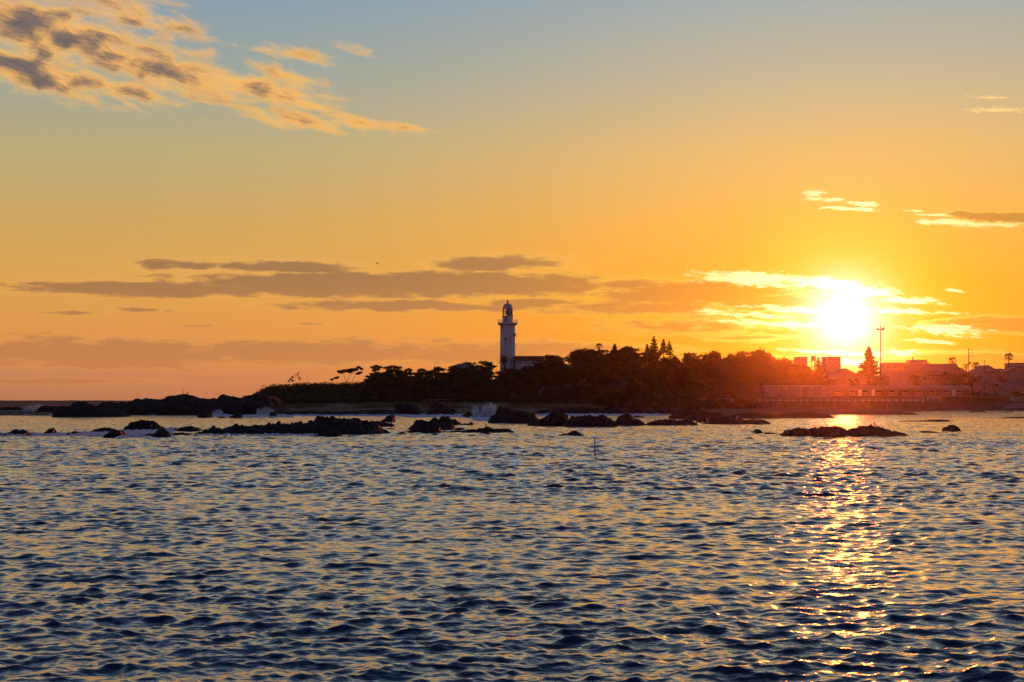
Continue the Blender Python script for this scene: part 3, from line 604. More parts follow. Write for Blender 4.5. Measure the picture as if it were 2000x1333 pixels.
for t, n in rows:
    Y0 = YF + (YB - YF) * t
    for i in range(n):
        px = 712 + (1604 - 712) * (i + rnd.uniform(0.1, 0.9)) / n
        Y = Y0 + rnd.uniform(-6, 6)
        if Y > 538 and 955 < px < 1052: Y = 530
        if px > 1478 and Y < 492: continue
        x = X_(px, Y); g = gz(x, Y); top = float(canopy(np.array(px), np.clip((Y - YF) / (YB - YF), 0.0, 1)))
        if t < 0.95: top += rnd.uniform(-0.6, 0.3)
        else: top += rnd.uniform(-0.9, 1.1)
        h = max(top - g, 2.6); pr = rnd.choice(PROTO) if (t < 0.8 or px > 1000) else rnd.choice(PROTO[3:5])
        rt = empty('evergreen_tree', (x, Y, g - 0.1), rnd.uniform(0, 6.28)); sz = h / 6.9
        sx = max(0.75, min(1.15, 0.55 + 0.5 * sz)) * rnd.uniform(0.95, 1.25)
        rt.scale = (sx, sx, sz)
        link('crown', pr[0], rt); link('trunk', pr[1], rt)
        tag(rt, 'dark evergreen tree packed among others in the headland wood', 'tree', WOODG)

def pads_tree(name, label, px, base_py, Y, limbs, mat='pine', leaf=0.16, trunk_r=0.16, dens=1.0, group=None):
    """limbs: list of (list of (px,py) bend points, pads[(px,py,rx_px,rz_px)])"""
    x0 = X_(px, Y); z0 = Z_(base_py, Y); s = Y / F
    g0 = gz(x0, Y) - z0 - .3; root = empty(name, (x0, Y, z0 + g0)); t = MB(); c = MB()
    base_py -= g0 / s
    for pts, pads in limbs:
        q = [Vector(((p[0] - px) * s, rnd.uniform(-.25, .25), (base_py - p[1]) * s)) for p in pts]
        q[0].y = 0
        if q[0].z > 0: q = [Vector((q[0].x, 0, 0))] + q
        t.tube(q, [trunk_r * (1 - 0.7 * i / max(1, len(q) - 1)) for i in range(len(q))], 6)
        for (a, b_, rx, rz) in pads:
            cc = Vector(((a - px) * s, rnd.uniform(-.6, .6), (base_py - b_) * s))
            limb(t, q[-1], cc, trunk_r * .32, trunk_r * .15)
            if rx: leafball(c, cc, (rx * s, rx * s * 0.8, rz * s), int(55 * rx * s * dens + 20), leaf, 0.2)
    if c.f: c.build('crown', mat, root)
    t.build('trunk', 'bark', root); tag(root, label, 'tree', group); return root
pads_tree('windswept_pine', 'windswept pine with bare forked trunk and flat crown on the skyline', 676, 752, 536,
    [([(676, 753), (676, 745), (673, 736), (671, 730)], [(666, 727, 7, 3.2), (673, 725, 8, 3.2), (681, 724, 8, 3.0), (662, 726, 4, 2.2)]),
     ([(677, 752), (680, 742), (684, 733), (690, 728)], [(688, 723, 8, 3.6), (694, 722, 6, 3), (683, 726, 6, 3)]),
     ([(686, 752), (688, 745), (692, 737), (697, 730)], [(700, 718, 5, 2.6), (706, 721, 4, 2.2), (699, 730, 5, 2.4), (704, 728, 4, 2)])], dens=4.0, leaf=0.19)
pads_tree('windswept_pine', 'small leaning pine just left of the bare forked pine', 652, 750, 536,
    [([(650, 751), (648, 744), (653, 740)], [(656, 739, 5, 2.2), (648, 742, 3.5, 2), (660, 737, 3, 1.8)])], trunk_r=0.10, dens=4.0)
pads_tree('dead_tree', 'nearly bare tree with short tiered branches on the hill', 574, 754, 536,
    [([(575, 756), (576, 745), (577, 736), (578, 730)], [(583, 729, 1.5, 1), (571, 737, 2.6, 1.6), (567, 741, 2.8, 1.4), (584, 738, 2.4, 1.2), (582, 733, 1.6, .9), (564, 745, 2.6, 1.4), (586, 742, 2.2, 1), (571, 744, 3, 1.8)])], trunk_r=0.09, dens=2.2)
pads_tree('dead_tree', 'thin bare forked stick right of the nearly bare tree', 600, 750, 536,
    [([(600, 751), (600, 744), (600.5, 738)], [(598.5, 733.5, 0, 0), (603, 734.5, 0, 0)])], trunk_r=0.06)
for (px, top, bp, Y, w, lab) in [(735, 713, 748, 530, 12, 'flat crowned pine right of the bare forked pine'), (767, 714, 748, 530, 19, 'widest flat crowned pine on the left skyline'),
        (798, 719, 750, 530, 8, 'short dark pine at the end of the flat crowned row'), (823, 719.5, 750, 530, 9, 'ragged small pine left of the hidden hipped roof')]:
    pads_tree('skyline_pine', lab, px, bp, Y, [([(px + 1, bp), (px - 1, bp - 12), (px + 1, top + 9)], [(px - w * .55, top + 5, w * .5, 3), (px, top + 3, w * .55, 3.2), (px + w * .55, top + 4.5, w * .5, 2.8), (px + w * .2, top + 9, w * .5, 3), (px - w * .3, top + 11, w * .45, 3)])], dens=3.6, trunk_r=.14, group='flat crowned pines on the skyline')

def whorl_tree(name, label, px, top, base, Y, wpx, tiers, dens=1.0, curve=0.25, group=None):
    s = Y / F; H = (base - top) * s; root = empty(name, (X_(px, Y), Y, Z_(base, Y))); t = MB(); c = MB(); dn = min(0, gz(X_(px, Y), Y) - Z_(base, Y))
    t.tube([(0, 0, dn - .6), (0.05, 0, H * .5), (0, 0, H * .985)], [0.2, 0.12, 0.02], 6)
    for k in range(tiers):
        f = k / (tiers - 1); z = H * (0.16 + 0.82 * f); L = wpx * s * 0.5 * (1 - f) ** 0.75 * rnd.uniform(.85, 1.15) + 0.12; nb = 8 if f < .7 else 6
        for j in range(nb):
            a = 2 * math.pi * (j + rnd.uniform(-.25, .25)) / nb + k; l = L * rnd.uniform(.45, 1.25); d = Vector((math.cos(a), math.sin(a), 0))
            q = Vector((0, 0, z)) + d * l + Vector((0, 0, curve * l * rnd.uniform(.4, 1.4)))
            t.tube([(0, 0, z), tuple(q)], [0.045, 0.015], 4)
            for m_ in range(int(3 + 7 * l * dens)):
                p = Vector((0, 0, z)).lerp(q, rnd.uniform(.3, 1.05)); leafball(c, p, (.22, .22, .18), 5, 0.15, 0.1)
    leafball(c, (0, 0, H * .97), (.09, .09, .35), 14, .09, .1)
    c.build('crown', 'pine', root); t.build('trunk', 'bark', root); return tag(root, label, 'tree', group)
GN = 'tiered conifers above the wood'
whorl_tree('tiered_conifer', 'tallest narrow tiered conifer above the wood right of the lighthouse', 1277, 657.5, 692, 522, 16, 11, dens=.75, group=GN)
whorl_tree('tiered_conifer', 'middle tiered conifer leaning against its shorter neighbour', 1296, 662.5, 696, 522, 16, 11, dens=.75, group=GN)
whorl_tree('tiered_conifer', 'rightmost and shortest of the three tiered conifers', 1307, 667, 699, 524, 15, 10, dens=.75, group=GN)
whorl_tree('tiered_conifer', 'small stubby conifer left of the tall tiered conifers', 1201, 672.5, 690, 522, 10, 7, dens=1.8, group=GN)
whorl_tree('tiered_conifer', 'tiny conifer tip left of the tallest tiered conifer', 1264, 673, 690, 522, 8, 6, dens=1.6, group=GN)
whorl_tree('broad_conifer', 'large dense conifer standing right below the sun beside the tall pole', 1697, 676, 746, 505, 38, 26, dens=3.0, curve=0.12)
whorl_tree('broad_conifer', 'small sparse conifer between the two flat roofed towers', 1598, 698, 722, 552, 14, 8, dens=1.2)

# ragged skyline trees at the right end of the wood
rnd.seed(5)
for (px, top, w, lab) in [(1344, 689, 12, 'small ragged tree at the start of the right skyline'), (1395, 684.5, 22, 'bushy rounded tree on the right part of the skyline'), (1447, 684, 16, 'ragged tree with two tufts left of the tallest skyline tuft'),
                          (1483, 681, 22, 'tallest tufted tree at the right end of the wood'), (1535, 698.5, 20, 'round low tree beside the left flat roofed tower'), (1078, 690, 30, 'broad round tree right of the lighthouse annex'),
                          (1146, 680, 62, 'wide flat topped tree with a pale palm in front'), (1226, 675, 26, 'spiky dark tree on the highest part of the wood')]:
    Y = 528; s = Y / F; base = top + 44; root = empty('skyline_tree', (X_(px, Y), Y, Z_(base, Y))); c = MB(); t = MB(); H = 44 * s
    limb(t, (0, 0, -.5), (0.1, 0, H * .7), .2, .1)
    wm = w * s; nl = int(7 + wm * 1.3)
    for k in range(nl):
        a = (k + .5) / nl * 2 - 1; p = Vector((a * wm * .5, rnd.uniform(-.25, .25) * wm, H - 0.9 - abs(a) ** 2 * 1.2 - rnd.uniform(0, .8))); limb(t, (0, 0, H * .55), p, .07, .03)
        leafball(c, p, (.95, .9, .75), 110, .17, .35); leafball(c, p - Vector((0, 0, 1.2)), (1.0, .9, .9), 70, .2, .35)
        for _ in range(2): leafball(c, p + Vector((rnd.uniform(-.6, .6), 0, rnd.uniform(.5, .85))), (.2, .2, .28), 12, .12, .1)
    c.build('crown', 'leaf', root); t.build('trunk', 'bark', root); tag(root, lab, 'tree', 'ragged trees on the skyline')

# palms
def pinnate():
    b = MB(); pts = [Vector((t, 0, 0.55 * t - 0.75 * t * t)) for t in [i / 9 for i in range(10)]]
    b.tube(pts, [0.016 * (1 - .8 * i / 9) for i in range(10)], 4)
    for i in range(1, 10):
        for k in (0, .5):
            p = pts[i - 1].lerp(pts[i], k); L = 0.24 * math.sin(math.pi * min(1, .18 + .8 * (i + k) / 10))
            for sgn in (-1, 1):
                n = len(b.v); d = Vector((0.55, sgn * 0.8, -0.30)) * L; b.v += [tuple(p + Vector((-.022, 0, 0))), tuple(p + Vector((.03, 0, 0))), tuple(p + d)]; b.f.append((n, n + 1, n + 2))
    return b.mesh('frond', 'palm')
def fan():
    b = MB(); b.tube([(0, 0, 0), (.3, 0, .06), (.55, 0, .06)], [.022, .018, .015], 4)
    for i in range(11):
        a = (i - 5) / 5 * 1.25; d = Vector((math.cos(a), math.sin(a), -0.18 - .18 * abs(a))) * (.48 - .06 * abs(a)); p = Vector((.52, 0, .06)); sd = Vector((-math.sin(a), math.cos(a), 0)) * .045
        n = len(b.v); b.v += [tuple(p), tuple(p + d * .55 + sd), tuple(p + d), tuple(p + d * .55 - sd)]; b.f.append((n, n + 1, n + 2, n + 3))
    return b.mesh('frond', 'palm')
FR = {'pin': pinnate(), 'fan': fan()}
def palm(label, px, crown, base, Y, rpx, kind, n, tr=0.22, skirt=False):
    s = Y / F; H = (base - crown) * s; r = rpx * s; root = empty('palm_tree', (X_(px, Y), Y, Z_(base, Y)))
    t = MB().tube([(0, 0, min(0, gz(X_(px, Y), Y) - Z_(base, Y)) - .5), (.06, 0, H * .5), (0, 0, H)], [tr * 1.2, tr, tr * .9], 8); t.lathe([(tr * .9, H - .35), (tr * 1.5, H - .1), (tr * 1.2, H + .12), (.03, H + .25)], 8)
    t.build('trunk', 'bark', root)
    for i in range(n):
        f = i / (n - 1); pitch = -1.25 + 1.75 * f; az = i * 2.399
        if skirt and f > .85: pitch = 1.1
        link('frond', FR[kind], root, (0, 0, H), (0, pitch, az), (r * rnd.uniform(.85, 1.1),) * 3)
    return tag(root, label, 'palm', 'palm trees')
palm('feathery date palm in front of the lighthouse foot', 985, 707, 738, 520, 17, 'pin', 30, .35)
palm('fan palm poking above the wood right of the lighthouse annex', 1170, 679.5, 706, 518, 10, 'fan', 18, .25, True)
palm('small fan palm peeking over the long grey roof', 1860, 707, 735, 545, 11, 'fan', 20)
palm('tall fan palm between the two right gabled houses', 1970, 699.5, 748, 545, 12, 'fan', 24)
palm('bushy fan palm right of the utility pole', 1906, 716, 750, 535, 11, 'fan', 24)
palm('little fan palm just left of the utility pole', 1887, 717, 750, 535, 8, 'fan', 16)

# shrubs, grass
def scatter_shrubs():
    rnd.seed(77); b = MB()
    def put_clump(x, y, r, n, sz):
        z = gz(x, y); leafball(b, (x, y, z + r * .25), (r, r, r * .75), n, sz, .5)
    for _ in range(2300):
        px = rnd.uniform(478, 720); Y = rnd.uniform(404, 550); rr = rnd.choice((.5, .7, 1.0, 1.3, 2.0)); put_clump(X_(px, Y), Y, rr, int(12 + 16 * rr), .20)
    for _ in range(520):
        px = rnd.uniform(640, 1470); Y = rnd.uniform(420, 435); put_clump(X_(px, Y), Y, rnd.uniform(.5, 1.5), 26, .19)
    for _ in range(1100):
        px = rnd.uniform(690, 1630); Y = rnd.uniform(437 if px < 1475 else 490, 542); put_clump(X_(px, Y), Y, rnd.uniform(.6, 1.5), 24, .24)
    for _ in range(150):
        px = rnd.uniform(1000, 1180); Y = rnd.uniform(395, 425); put_clump(X_(px, Y), Y, rnd.uniform(.4, .9), 24, .16)
    for _ in range(330):
        px = rnd.uniform(1600, 2080); Y = rnd.uniform(488, 512); put_clump(X_(px, Y), Y, rnd.uniform(.5, 1.2), 26, .18)
    for _ in range(230):
        px = rnd.uniform(1838, 2000); Y = rnd.uniform(440, 470); put_clump(X_(px, Y), Y, rnd.uniform(.25, .6), 22, .13)
    tag(b.build('undergrowth', 'shrub'), 'low dark scrub covering the hill and wood edge', 'scrub', kind='stuff')
    g = MB()
    for _ in range(15000):
        k = rnd.random()
        if k < .62: px = rnd.uniform(452, 1190); lo, hi = 345, 432
        elif k < .8: px = rnd.uniform(1836, 2000); lo, hi = 438, 478
        else: px = rnd.uniform(1190, 1860); lo, hi = 438, 474
        Y = rnd.uniform(lo, hi); x = X_(px, Y)
        if mn.noise(Vector((x * .06, Y * .03, 4))) < -0.18: continue
        z = gz(x, Y)
        if z < .7: continue
        for _k in range(3):
            a = rnd.uniform(0, 6.28); h = rnd.uniform(.25, .55); ln = Vector((rnd.uniform(-.25, .25), rnd.uniform(-.25, .25), h)); sd = Vector((math.cos(a), math.sin(a), 0)) * .07
            p = Vector((x + rnd.uniform(-.4, .4), Y + rnd.uniform(-.4, .4), z - .05)); n = len(g.v); g.v += [tuple(p - sd), tuple(p + sd), tuple(p + ln)]; g.f.append((n, n + 1, n + 2))
    tag(g.build('grass', 'grass'), 'dry pale grass along the shore in front of the wood', 'grass', kind='stuff')
scatter_shrubs()
rnd.seed(9)
for (px, py, w, h, lab) in [(1792, 745, 28, 26, 'round bush left of the white porch wall of the long roofed house'), (1848, 741, 30, 30, 'large bush in front of the long roofed house'), (1876, 740, 24, 28, 'dark bush at the right corner of the long roofed house'),
                            (1903, 748, 34, 30, 'dark leafy bush at the foot of the utility pole'), (1704, 744, 62, 34, 'broad leafy bush below the large dense conifer'), (1668, 748, 24, 12, 'low bush below the balcony of the pale two storey house'), (1986, 771, 26, 12, 'low hedge before the far right bungalow'), (1580, 735, 60, 40, 'bulky dark bush below the flat roofed towers')]:
    Y = 497 if px < 1980 else 478; s = Y / F; g = gz(X_(px, Y), Y); root = empty('bush', (X_(px, Y), Y, g)); c = MB(); t = MB(); top = Z_(py - h / 2, Y) - g
    for k in range(9):
        p = Vector((rnd.uniform(-.38, .38) * w * s, rnd.uniform(-1.2, 1.2), top * rnd.uniform(.3, .82))); limb(t, (0, 0, -.3), p, .08, .03); leafball(c, p, (w * s * .24, 1.0, top * .2), 130, .17, .4)
    c.build('crown', 'leaf', root); t.build('stem', 'bark', root); tag(root, lab, 'bush', 'bushes among the houses')

# ------------------------------------------------------------------ buildings
class Bld:
    def __init__(s, name, label, cat, px, Y, group=None):
        s.Y = Y; s.x0 = X_(px, Y); s.z0 = gz(s.x0, Y); s.r = empty(name, (s.x0, Y, s.z0)); tag(s.r, label, cat, group)
    def x(s, px): return X_(px, s.Y) - s.x0
    def z(s, py): return Z_(py, s.Y) - s.z0
    def box(s, name, mat, a, b, top, bot, y0, y1, parent=None):
        return MB().box(s.x(a), s.x(b), y0, y1, s.z(bot) if bot is not None else -0.8, s.z(top)).build(name, mat, parent or s.r)
    def window(s, a, b, top, bot, y=0.0, frame='rail', bars=1):
        x0, x1, z0, z1 = s.x(a), s.x(b), s.z(bot), s.z(top); w = min(.14, (x1 - x0) * .12); m = MB()
        m.box(x0, x1, y - .07, y + .02, z0, z0 + w); m.box(x0, x1, y - .07, y + .02, z1 - w, z1); m.box(x0, x0 + w, y - .068, y + .02, z0 + w, z1 - w); m.box(x1 - w, x1, y - .068, y + .02, z0 + w, z1 - w)
        for k in range(bars):
            c = x0 + (x1 - x0) * (k + 1) / (bars + 1); m.box(c - w * .35, c + w * .35, y - .06, y + .02, z0 + w, z1 - w)
        f = m.build('window', frame, s.r); MB().box(x0 + w, x1 - w, y - .03, y + .01, z0 + w, z1 - w).build('pane', 'glass', f); return f
    def door(s, a, b, top, bot, y=0.0, mat='woodd', name='door'):
        x0, x1, z0, z1 = s.x(a), s.x(b), s.z(bot), s.z(top); d = MB().box(x0, x1, y - .05, y + .02, z0, z1).build(name, mat, s.r)
        if name == 'door': MB().box(x1 - .2, x1 - .1, y - .11, y - .05, (z0 + z1) / 2 - .06, (z0 + z1) / 2 + .06).build('handle', 'dmetal', d)
        return d
    def roof_x(s, a, b, eave, ridge, depth, mat, oh=0.5, th=0.18, y0=0.0):
        ze, zr = s.z(eave), s.z(ridge); d = depth
        poly = [(y0 - oh, ze), (y0 + d / 2, zr), (y0 + d + oh, ze), (y0 + d + oh, ze - th), (y0 + d / 2, zr - th), (y0 - oh, ze - th)]
        return MB().prism(poly, s.x(a), s.x(b), 'x').build('roof', mat, s.r)
    def roof_y(s, a, p, b, eave, peak, depth, mat, th=0.22, y0=-0.5, eave_r=None):
        xa, xp, xb = s.x(a), s.x(p), s.x(b); ze, zp = s.z(eave), s.z(peak); zr = s.z(eave_r) if eave_r else ze
        poly = [(xa, ze), (xp, zp), (xb, zr), (xb, zr - th), (xp, zp - th * 1.2), (xa, ze - th)]
        return MB().prism(poly, y0, y0 + depth + 1.0, 'y').build('roof', mat, s.r)
    def gable(s, a, p, b, eave, peak, d0, d1, mat, eave_r=None):
        return MB().prism([(s.x(a), s.z(eave)), (s.x(b), s.z(eave_r or eave)), (s.x(p), s.z(peak))], d0, d1, 'y').build('gable', mat, s.r)

# lighthouse
L = Bld('lighthouse', 'tall white octagonal lighthouse with a gallery and domed lantern above the wood', 'lighthouse', 991.5, 555)
s_ = L.Y / F
oct_ = lambda r: r / math.cos(math.pi / 8)
def ring(prof, n, name, mat, parent=None, rot=math.pi / 8, smooth=False):
    return MB().lathe(prof, n, 0, 0, rot, rot + 2 * math.pi).build(name, mat, parent or L.r, smooth)
ring([(oct_(15.4 * s_), -1.0), (oct_(14.2 * s_), L.z(634.6))], 8, 'tower', 'white')
gal = ring([(14.6 * s_, L.z(637.5)), (16.0 * s_, L.z(636)), (19.2 * s_, L.z(633.8)), (19.8 * s_, L.z(632.6)), (19.8 * s_, L.z(631.0)), (9 * s_, L.z(630.9))], 32, 'gallery', 'white')
watch = ring([(10.4 * s_, L.z(631.2)), (10.3 * s_, L.z(620)), (10.6 * s_, L.z(619.4)), (11.8 * s_, L.z(618.6)), (11.8 * s_, L.z(617.9)), (9.6 * s_, L.z(617.6))], 32, 'watch_room', 'white')
ring([(10.55 * s_, L.z(623.6)), (10.75 * s_, L.z(623.3)), (10.55 * s_, L.z(622.9))], 32, 'band', 'white', watch)
dm = [(10.2 * s_, L.z(603.2)), (10.2 * s_, L.z(602.2))] + [(9.4 * s_ * math.cos(a), L.z(602.2) + 9.3 * s_ * math.sin(a)) for a in [i * math.pi / 2 / 9 for i in range(9)]] + [(1.5 * s_, L.z(592.7))]
dome = ring(dm, 32, 'dome', 'dome', smooth=True)
ring([(1.5 * s_, L.z(592.8)), (1.1 * s_, L.z(591.2)), (2.4 * s_, L.z(590.9)), (1.1 * s_, L.z(590.4)), (1.6 * s_, L.z(589.6)), (2.0 * s_, L.z(588.6)), (1.7 * s_, L.z(587.4)), (.7 * s_, L.z(586.7)), (.15 * s_, L.z(586.3)), (.12 * s_, L.z(583.9))], 14, 'finial', 'dmetal', dome, smooth=True)
for i in range(8):
    a = i * math.pi / 4 + .2; pts = [((9.46 * s_ + .02) * math.cos(t) * math.cos(a), (9.46 * s_ + .02) * math.cos(t) * math.sin(a), L.z(602.2) + (9.36 * s_ + .02) * math.sin(t)) for t in [k * 1.38 / 8 for k in range(9)]]
    MB().tube(pts, .04, 4).build('rib', 'dome', dome)
for i in range(16):
    a = i * math.pi / 8 + .11; x, y = 9.7 * s_ * math.cos(a), 9.7 * s_ * math.sin(a)
    MB().tube([(x, y, L.z(617.7)), (x, y, L.z(603.1))], .045, 4).build('mullion', 'dmetal', L.r)
    a2 = a + math.pi / 8; b = MB(); x2, y2 = 9.7 * s_ * math.cos(a2), 9.7 * s_ * math.sin(a2); n = len(b.v)
    b.v += [(x * .995, y * .995, L.z(617.6)), (x2 * .995, y2 * .995, L.z(617.6)), (x2 * .995, y2 * .995, L.z(603.2)), (x * .995, y * .995, L.z(603.2))]; b.f.append((0, 1, 2, 3)); b.build('pane', 'clear', L.r)
for py in (612.8, 608): ring([(9.75 * s_, L.z(py)), (9.85 * s_, L.z(py - .35)), (9.6 * s_, L.z(py - .35))], 16, 'ring_bar', 'dmetal', rot=.11)
scr = MB()
for rr in (8.9, 8.5): scr.lathe([(rr * s_, L.z(617.6)), (rr * s_, L.z(603.3))], 20, 0, 0, math.radians(-103), math.radians(-8), caps=False)
tag(scr.build('light_screen', 'dome', L.r, True), 'grey screen closing the landward side of the lantern')
ring([(1.0 * s_, L.z(617.6)), (2.6 * s_, L.z(615)), (3.9 * s_, L.z(612)), (4.1 * s_, L.z(609.5)), (3.2 * s_, L.z(606)), (1.2 * s_, L.z(604.4))], 16, 'lens', 'dmetal', smooth=True)
for i in range(28):
    a = i * 2 * math.pi / 28; x, y = 19.2 * s_ * math.cos(a), 19.2 * s_ * math.sin(a); MB().tube([(x, y, L.z(631)), (x, y, L.z(625.2))], .035, 4).build('baluster', 'rail', gal)
for py in (625.2, 627, 629): MB().lathe([(19.15 * s_, L.z(py)), (19.35 * s_, L.z(py - .15)), (19.15 * s_, L.z(py - .3)), (19.0 * s_, L.z(py - .15)), (19.15 * s_, L.z(py))], 28, caps=False).build('hand_rail', 'rail', gal)
yf = -14.2 * s_ - .08
def tw(a, b, top, bot, y):
    m = MB().box(L.x(a), L.x(b), y - .1, y + .4, L.z(bot), L.z(top)).build('window', 'dmetal', L.r); MB().box(L.x(a) + .08, L.x(b) - .08, y - .13, y - .09, L.z(bot) + .1, L.z(top) - .1).build('pane', 'glass', m)
tw(986.0, 988.8, 661, 667.2, yf - .05)
tw(979.4, 981.6, 636.6, 642, -10.4 * s_)
tw(1004.0, 1006.6, 652, 657.5, -9.6 * s_)
MB().box(L.x(985.8), L.x(989.8), -10.5 * s_, -9.9 * s_, L.z(629.8), L.z(621.4)).build('door', 'dmetal', L.r)
for (px, py, sg) in [(977, 672.5, -1), (977.2, 675.8, -1), (1007.6, 653, 1), (1007.8, 655.6, 1), (1008.2, 658, 1), (1008.2, 674, 1)]:
    MB().box(L.x(px - .9), L.x(px + .9), -.25, .25, L.z(py + .8), L.z(py - .8)).build('aerial', 'dmetal', L.r)

# annex at the lighthouse foot
A = Bld('lighthouse_annex', 'low white annex with a deep brown roof band beside the lighthouse', 'building', 1032, 546)
A.box('wall', 'white', 1006, 1060, 704.2, None, 0, 8); A.box('roof', 'roofb', 1003.2, 1062, 695.8, 704.8, -.6, 8.6)
A.box('pier', 'roofb', 1003.3, 1006.5, 704.9, None, -.55, .4)
for a in (1013, 1024, 1040): A.window(a, a + 6, 707, 712, -.0)
MB().tube([(A.x(1013.6), 3, A.z(695.8)), (A.x(1013.6), 3, A.z(693.2)), (A.x(1016.4), 3, A.z(693.2)), (A.x(1016.4), 3, A.z(695.8))], .05, 4).build('vent_pipe', 'metal', A.r)
# hidden hipped roof left of the lighthouse
A = Bld('hipped_roof_house', 'grey hipped roof of a house half hidden by the wood left of the lighthouse', 'house', 905, 552)
A.box('wall', 'cream', 880, 932, 717, None, 0, 9)
b = MB(); za, zb = A.z(717.6), A.z(709.8)
b.v = [(A.x(874), -.6, za), (A.x(936), -.6, za), (A.x(936), 9.6, za), (A.x(874), 9.6, za), (A.x(896), 4.5, zb), (A.x(918), 4.5, zb)]; b.f = [(0, 1, 5, 4), (1, 2, 5), (2, 3, 4, 5), (3, 0, 4), (3, 2, 1, 0)]; b.build('roof', 'roofg', A.r)

# sheds with shutters
A = Bld('garage_block', 'long pale block of five shuttered garages behind the white railing', 'building', 1560, 478)
A.box('wall', 'grey', 1493, 1627, 755, None, 0, 8)
b = MB(); b.prism([(-.45, A.z(755.2)), (4, A.z(752.3)), (8.5, A.z(754)), (8.5, A.z(754.6)), (-.45, A.z(756))], A.x(1492), A.x(1628.3), 'x').build('roof', 'roofl', A.r)
for (a, c) in [(1504, 1517.5), (1528.5, 1543), (1552.5, 1566), (1578, 1590), (1602, 1616)]:
    d = A.door(a, c, 765.3, 778.5, 0, 'shutter', 'shutter')
    for k in range(6): MB().box(A.x(a) + .05, A.x(c) - .05, -.085, -.052, A.z(778) + .3 * k, A.z(778) + .3 * k + .05).build('slat', 'metal', d)
    A.box('awning', 'roofl', a - 1, c + 1, 763.6, 764.6, -.7, -.004)
for px in (1535, 1584.5, 1608): A.box('lamp', 'rail', px - 1.6, px + 1.6, 758.2, 760.2, -.5, -.003)
A.box('drain_pipe', 'rail', 1563.6, 1564.4, 756.3, 779, -.14, -.004)

# the long row of units
A = Bld('row_of_units', 'long low row of boarded units with many doors and windows facing the sea', 'building', 1763, 482)
A.box('wall', 'tan', 1629, 1896, 758, None, 0, 8); A.roof_x(1628, 1897.5, 758.9, 752.8, 8, 'roofl', .55)
A.gable(1629, 1629, 1629.3, 759, 753, 0, 8, 'tan') if False else None
for (a, c) in [(1631, 1643), (1657.5, 1669.5), (1684, 1696), (1709.5, 1721.5), (1736, 1747), (1762, 1774), (1788.5, 1800), (1816, 1827), (1841.5, 1853), (1867.5, 1879)]: A.window(a, c, 761.8, 767.3, 0, frame='shutter')
for k, (a, c) in enumerate([(1650, 1656), (1676.5, 1683), (1702.5, 1708.5), (1729, 1734), (1755, 1761), (1780, 1787), (1802, 1808), (1828.5, 1838.5), (1860, 1866), (1881, 1887)]):
    d = A.door(a, c, 761.5, 773.6, 0, 'rail' if k in (1, 2, 8) else 'woodd')
    if k in (1, 2, 8): d['label'] = 'white door'
for px in (1672, 1724, 1776, 1812, 1856, 1890): A.box('board_panel', 'woodd', px - 2.6, px + 2.6, 762, 772.5, -.04, -.003)

# pale two storey house
A = Bld('two_storey_house', 'pale two storey house with a balcony behind the row of units below the sun', 'house', 1655, 512)
A.box('wall', 'cream', 1634, 1690, 738, None, 0, 9); A.roof_x(1617, 1692, 739.5, 729, 9, 'roofl', .9)
A.box('upper_wall', 'cream', 1641, 1668, 727, 733, 4, 10); A.roof_y(1637, 1656, 1673, 728, 719.5, 7, 'roofg', y0=3)
A.gable(1641, 1656, 1669, 727, 720.6, 4, 4.3, 'cream'); A.window(1656, 1663, 739.8, 746.4, 0); A.window(1668, 1676, 739.8, 746.4, 0)
A.box('balcony', 'white2', 1655, 1690, 747.2, 749.4, -1.2, -.004); A.box('lower_wall', 'woodd', 1618, 1634, 741, None, .5, 8)
A = Bld('gap_filler_shed', 'low dark roofed shed added to block the bright sky gap below the large conifer', 'shed', 1702, 532)  # invented shed, added to block bright sky showing under the conifer
A.box('wall', 'tan', 1668, 1736, 738, None, 0, 6); A.roof_x(1666, 1738, 738.6, 733.5, 6, 'roofd', .4)
# flat roofed towers and tank
A = Bld('flat_roofed_tower', 'square flat roofed tower block right below the sun', 'building', 1627, 560)
A.box('wall', 'grey', 1611, 1642, 698.4, None, 0, 6); A.box('roof', 'wallc', 1610.4, 1642.6, 697.2, 698.6, -.15, 6.15); MB().tube([(A.x(1624), 3, A.z(697.4)), (A.x(1624), 3, A.z(689.5))], .06, 5).build('antenna', 'metal', A.r)
A.window(1618, 1624, 706, 711, 0); A.window(1630, 1636, 706, 711, 0)
A = Bld('flat_roofed_tower', 'narrower flat roofed tower block left of the water tank', 'building', 1566, 560)
A.box('wall', 'grey', 1556, 1577, 698.6, None, 0, 5); A.box('roof', 'wallc', 1555.5, 1577.6, 697.3, 698.8, -.15, 5.15); A.box('chimney', 'grey', 1550.5, 1552.6, 703, None, 1, 1.5); A.window(1563, 1569, 704, 708.5, 0)
A = Bld('water_tank', 'round water tank on legs between the two flat roofed towers', 'tank', 1588.5, 562)
r_ = A.x(1593.4); MB().lathe([(r_, A.z(705)), (r_, A.z(697)), (r_ * .8, A.z(695.7)), (.05, A.z(695.2))], 16).build('tank', 'metal', A.r, True)
for sx in (-1, 1):
    for sy in (-1, 1): MB().tube([(sx * r_ * .75, sy * r_ * .75, -.5), (sx * r_ * .6, sy * r_ * .6, A.z(704.6))], .1, 5).build('leg', 'dmetal', A.r)
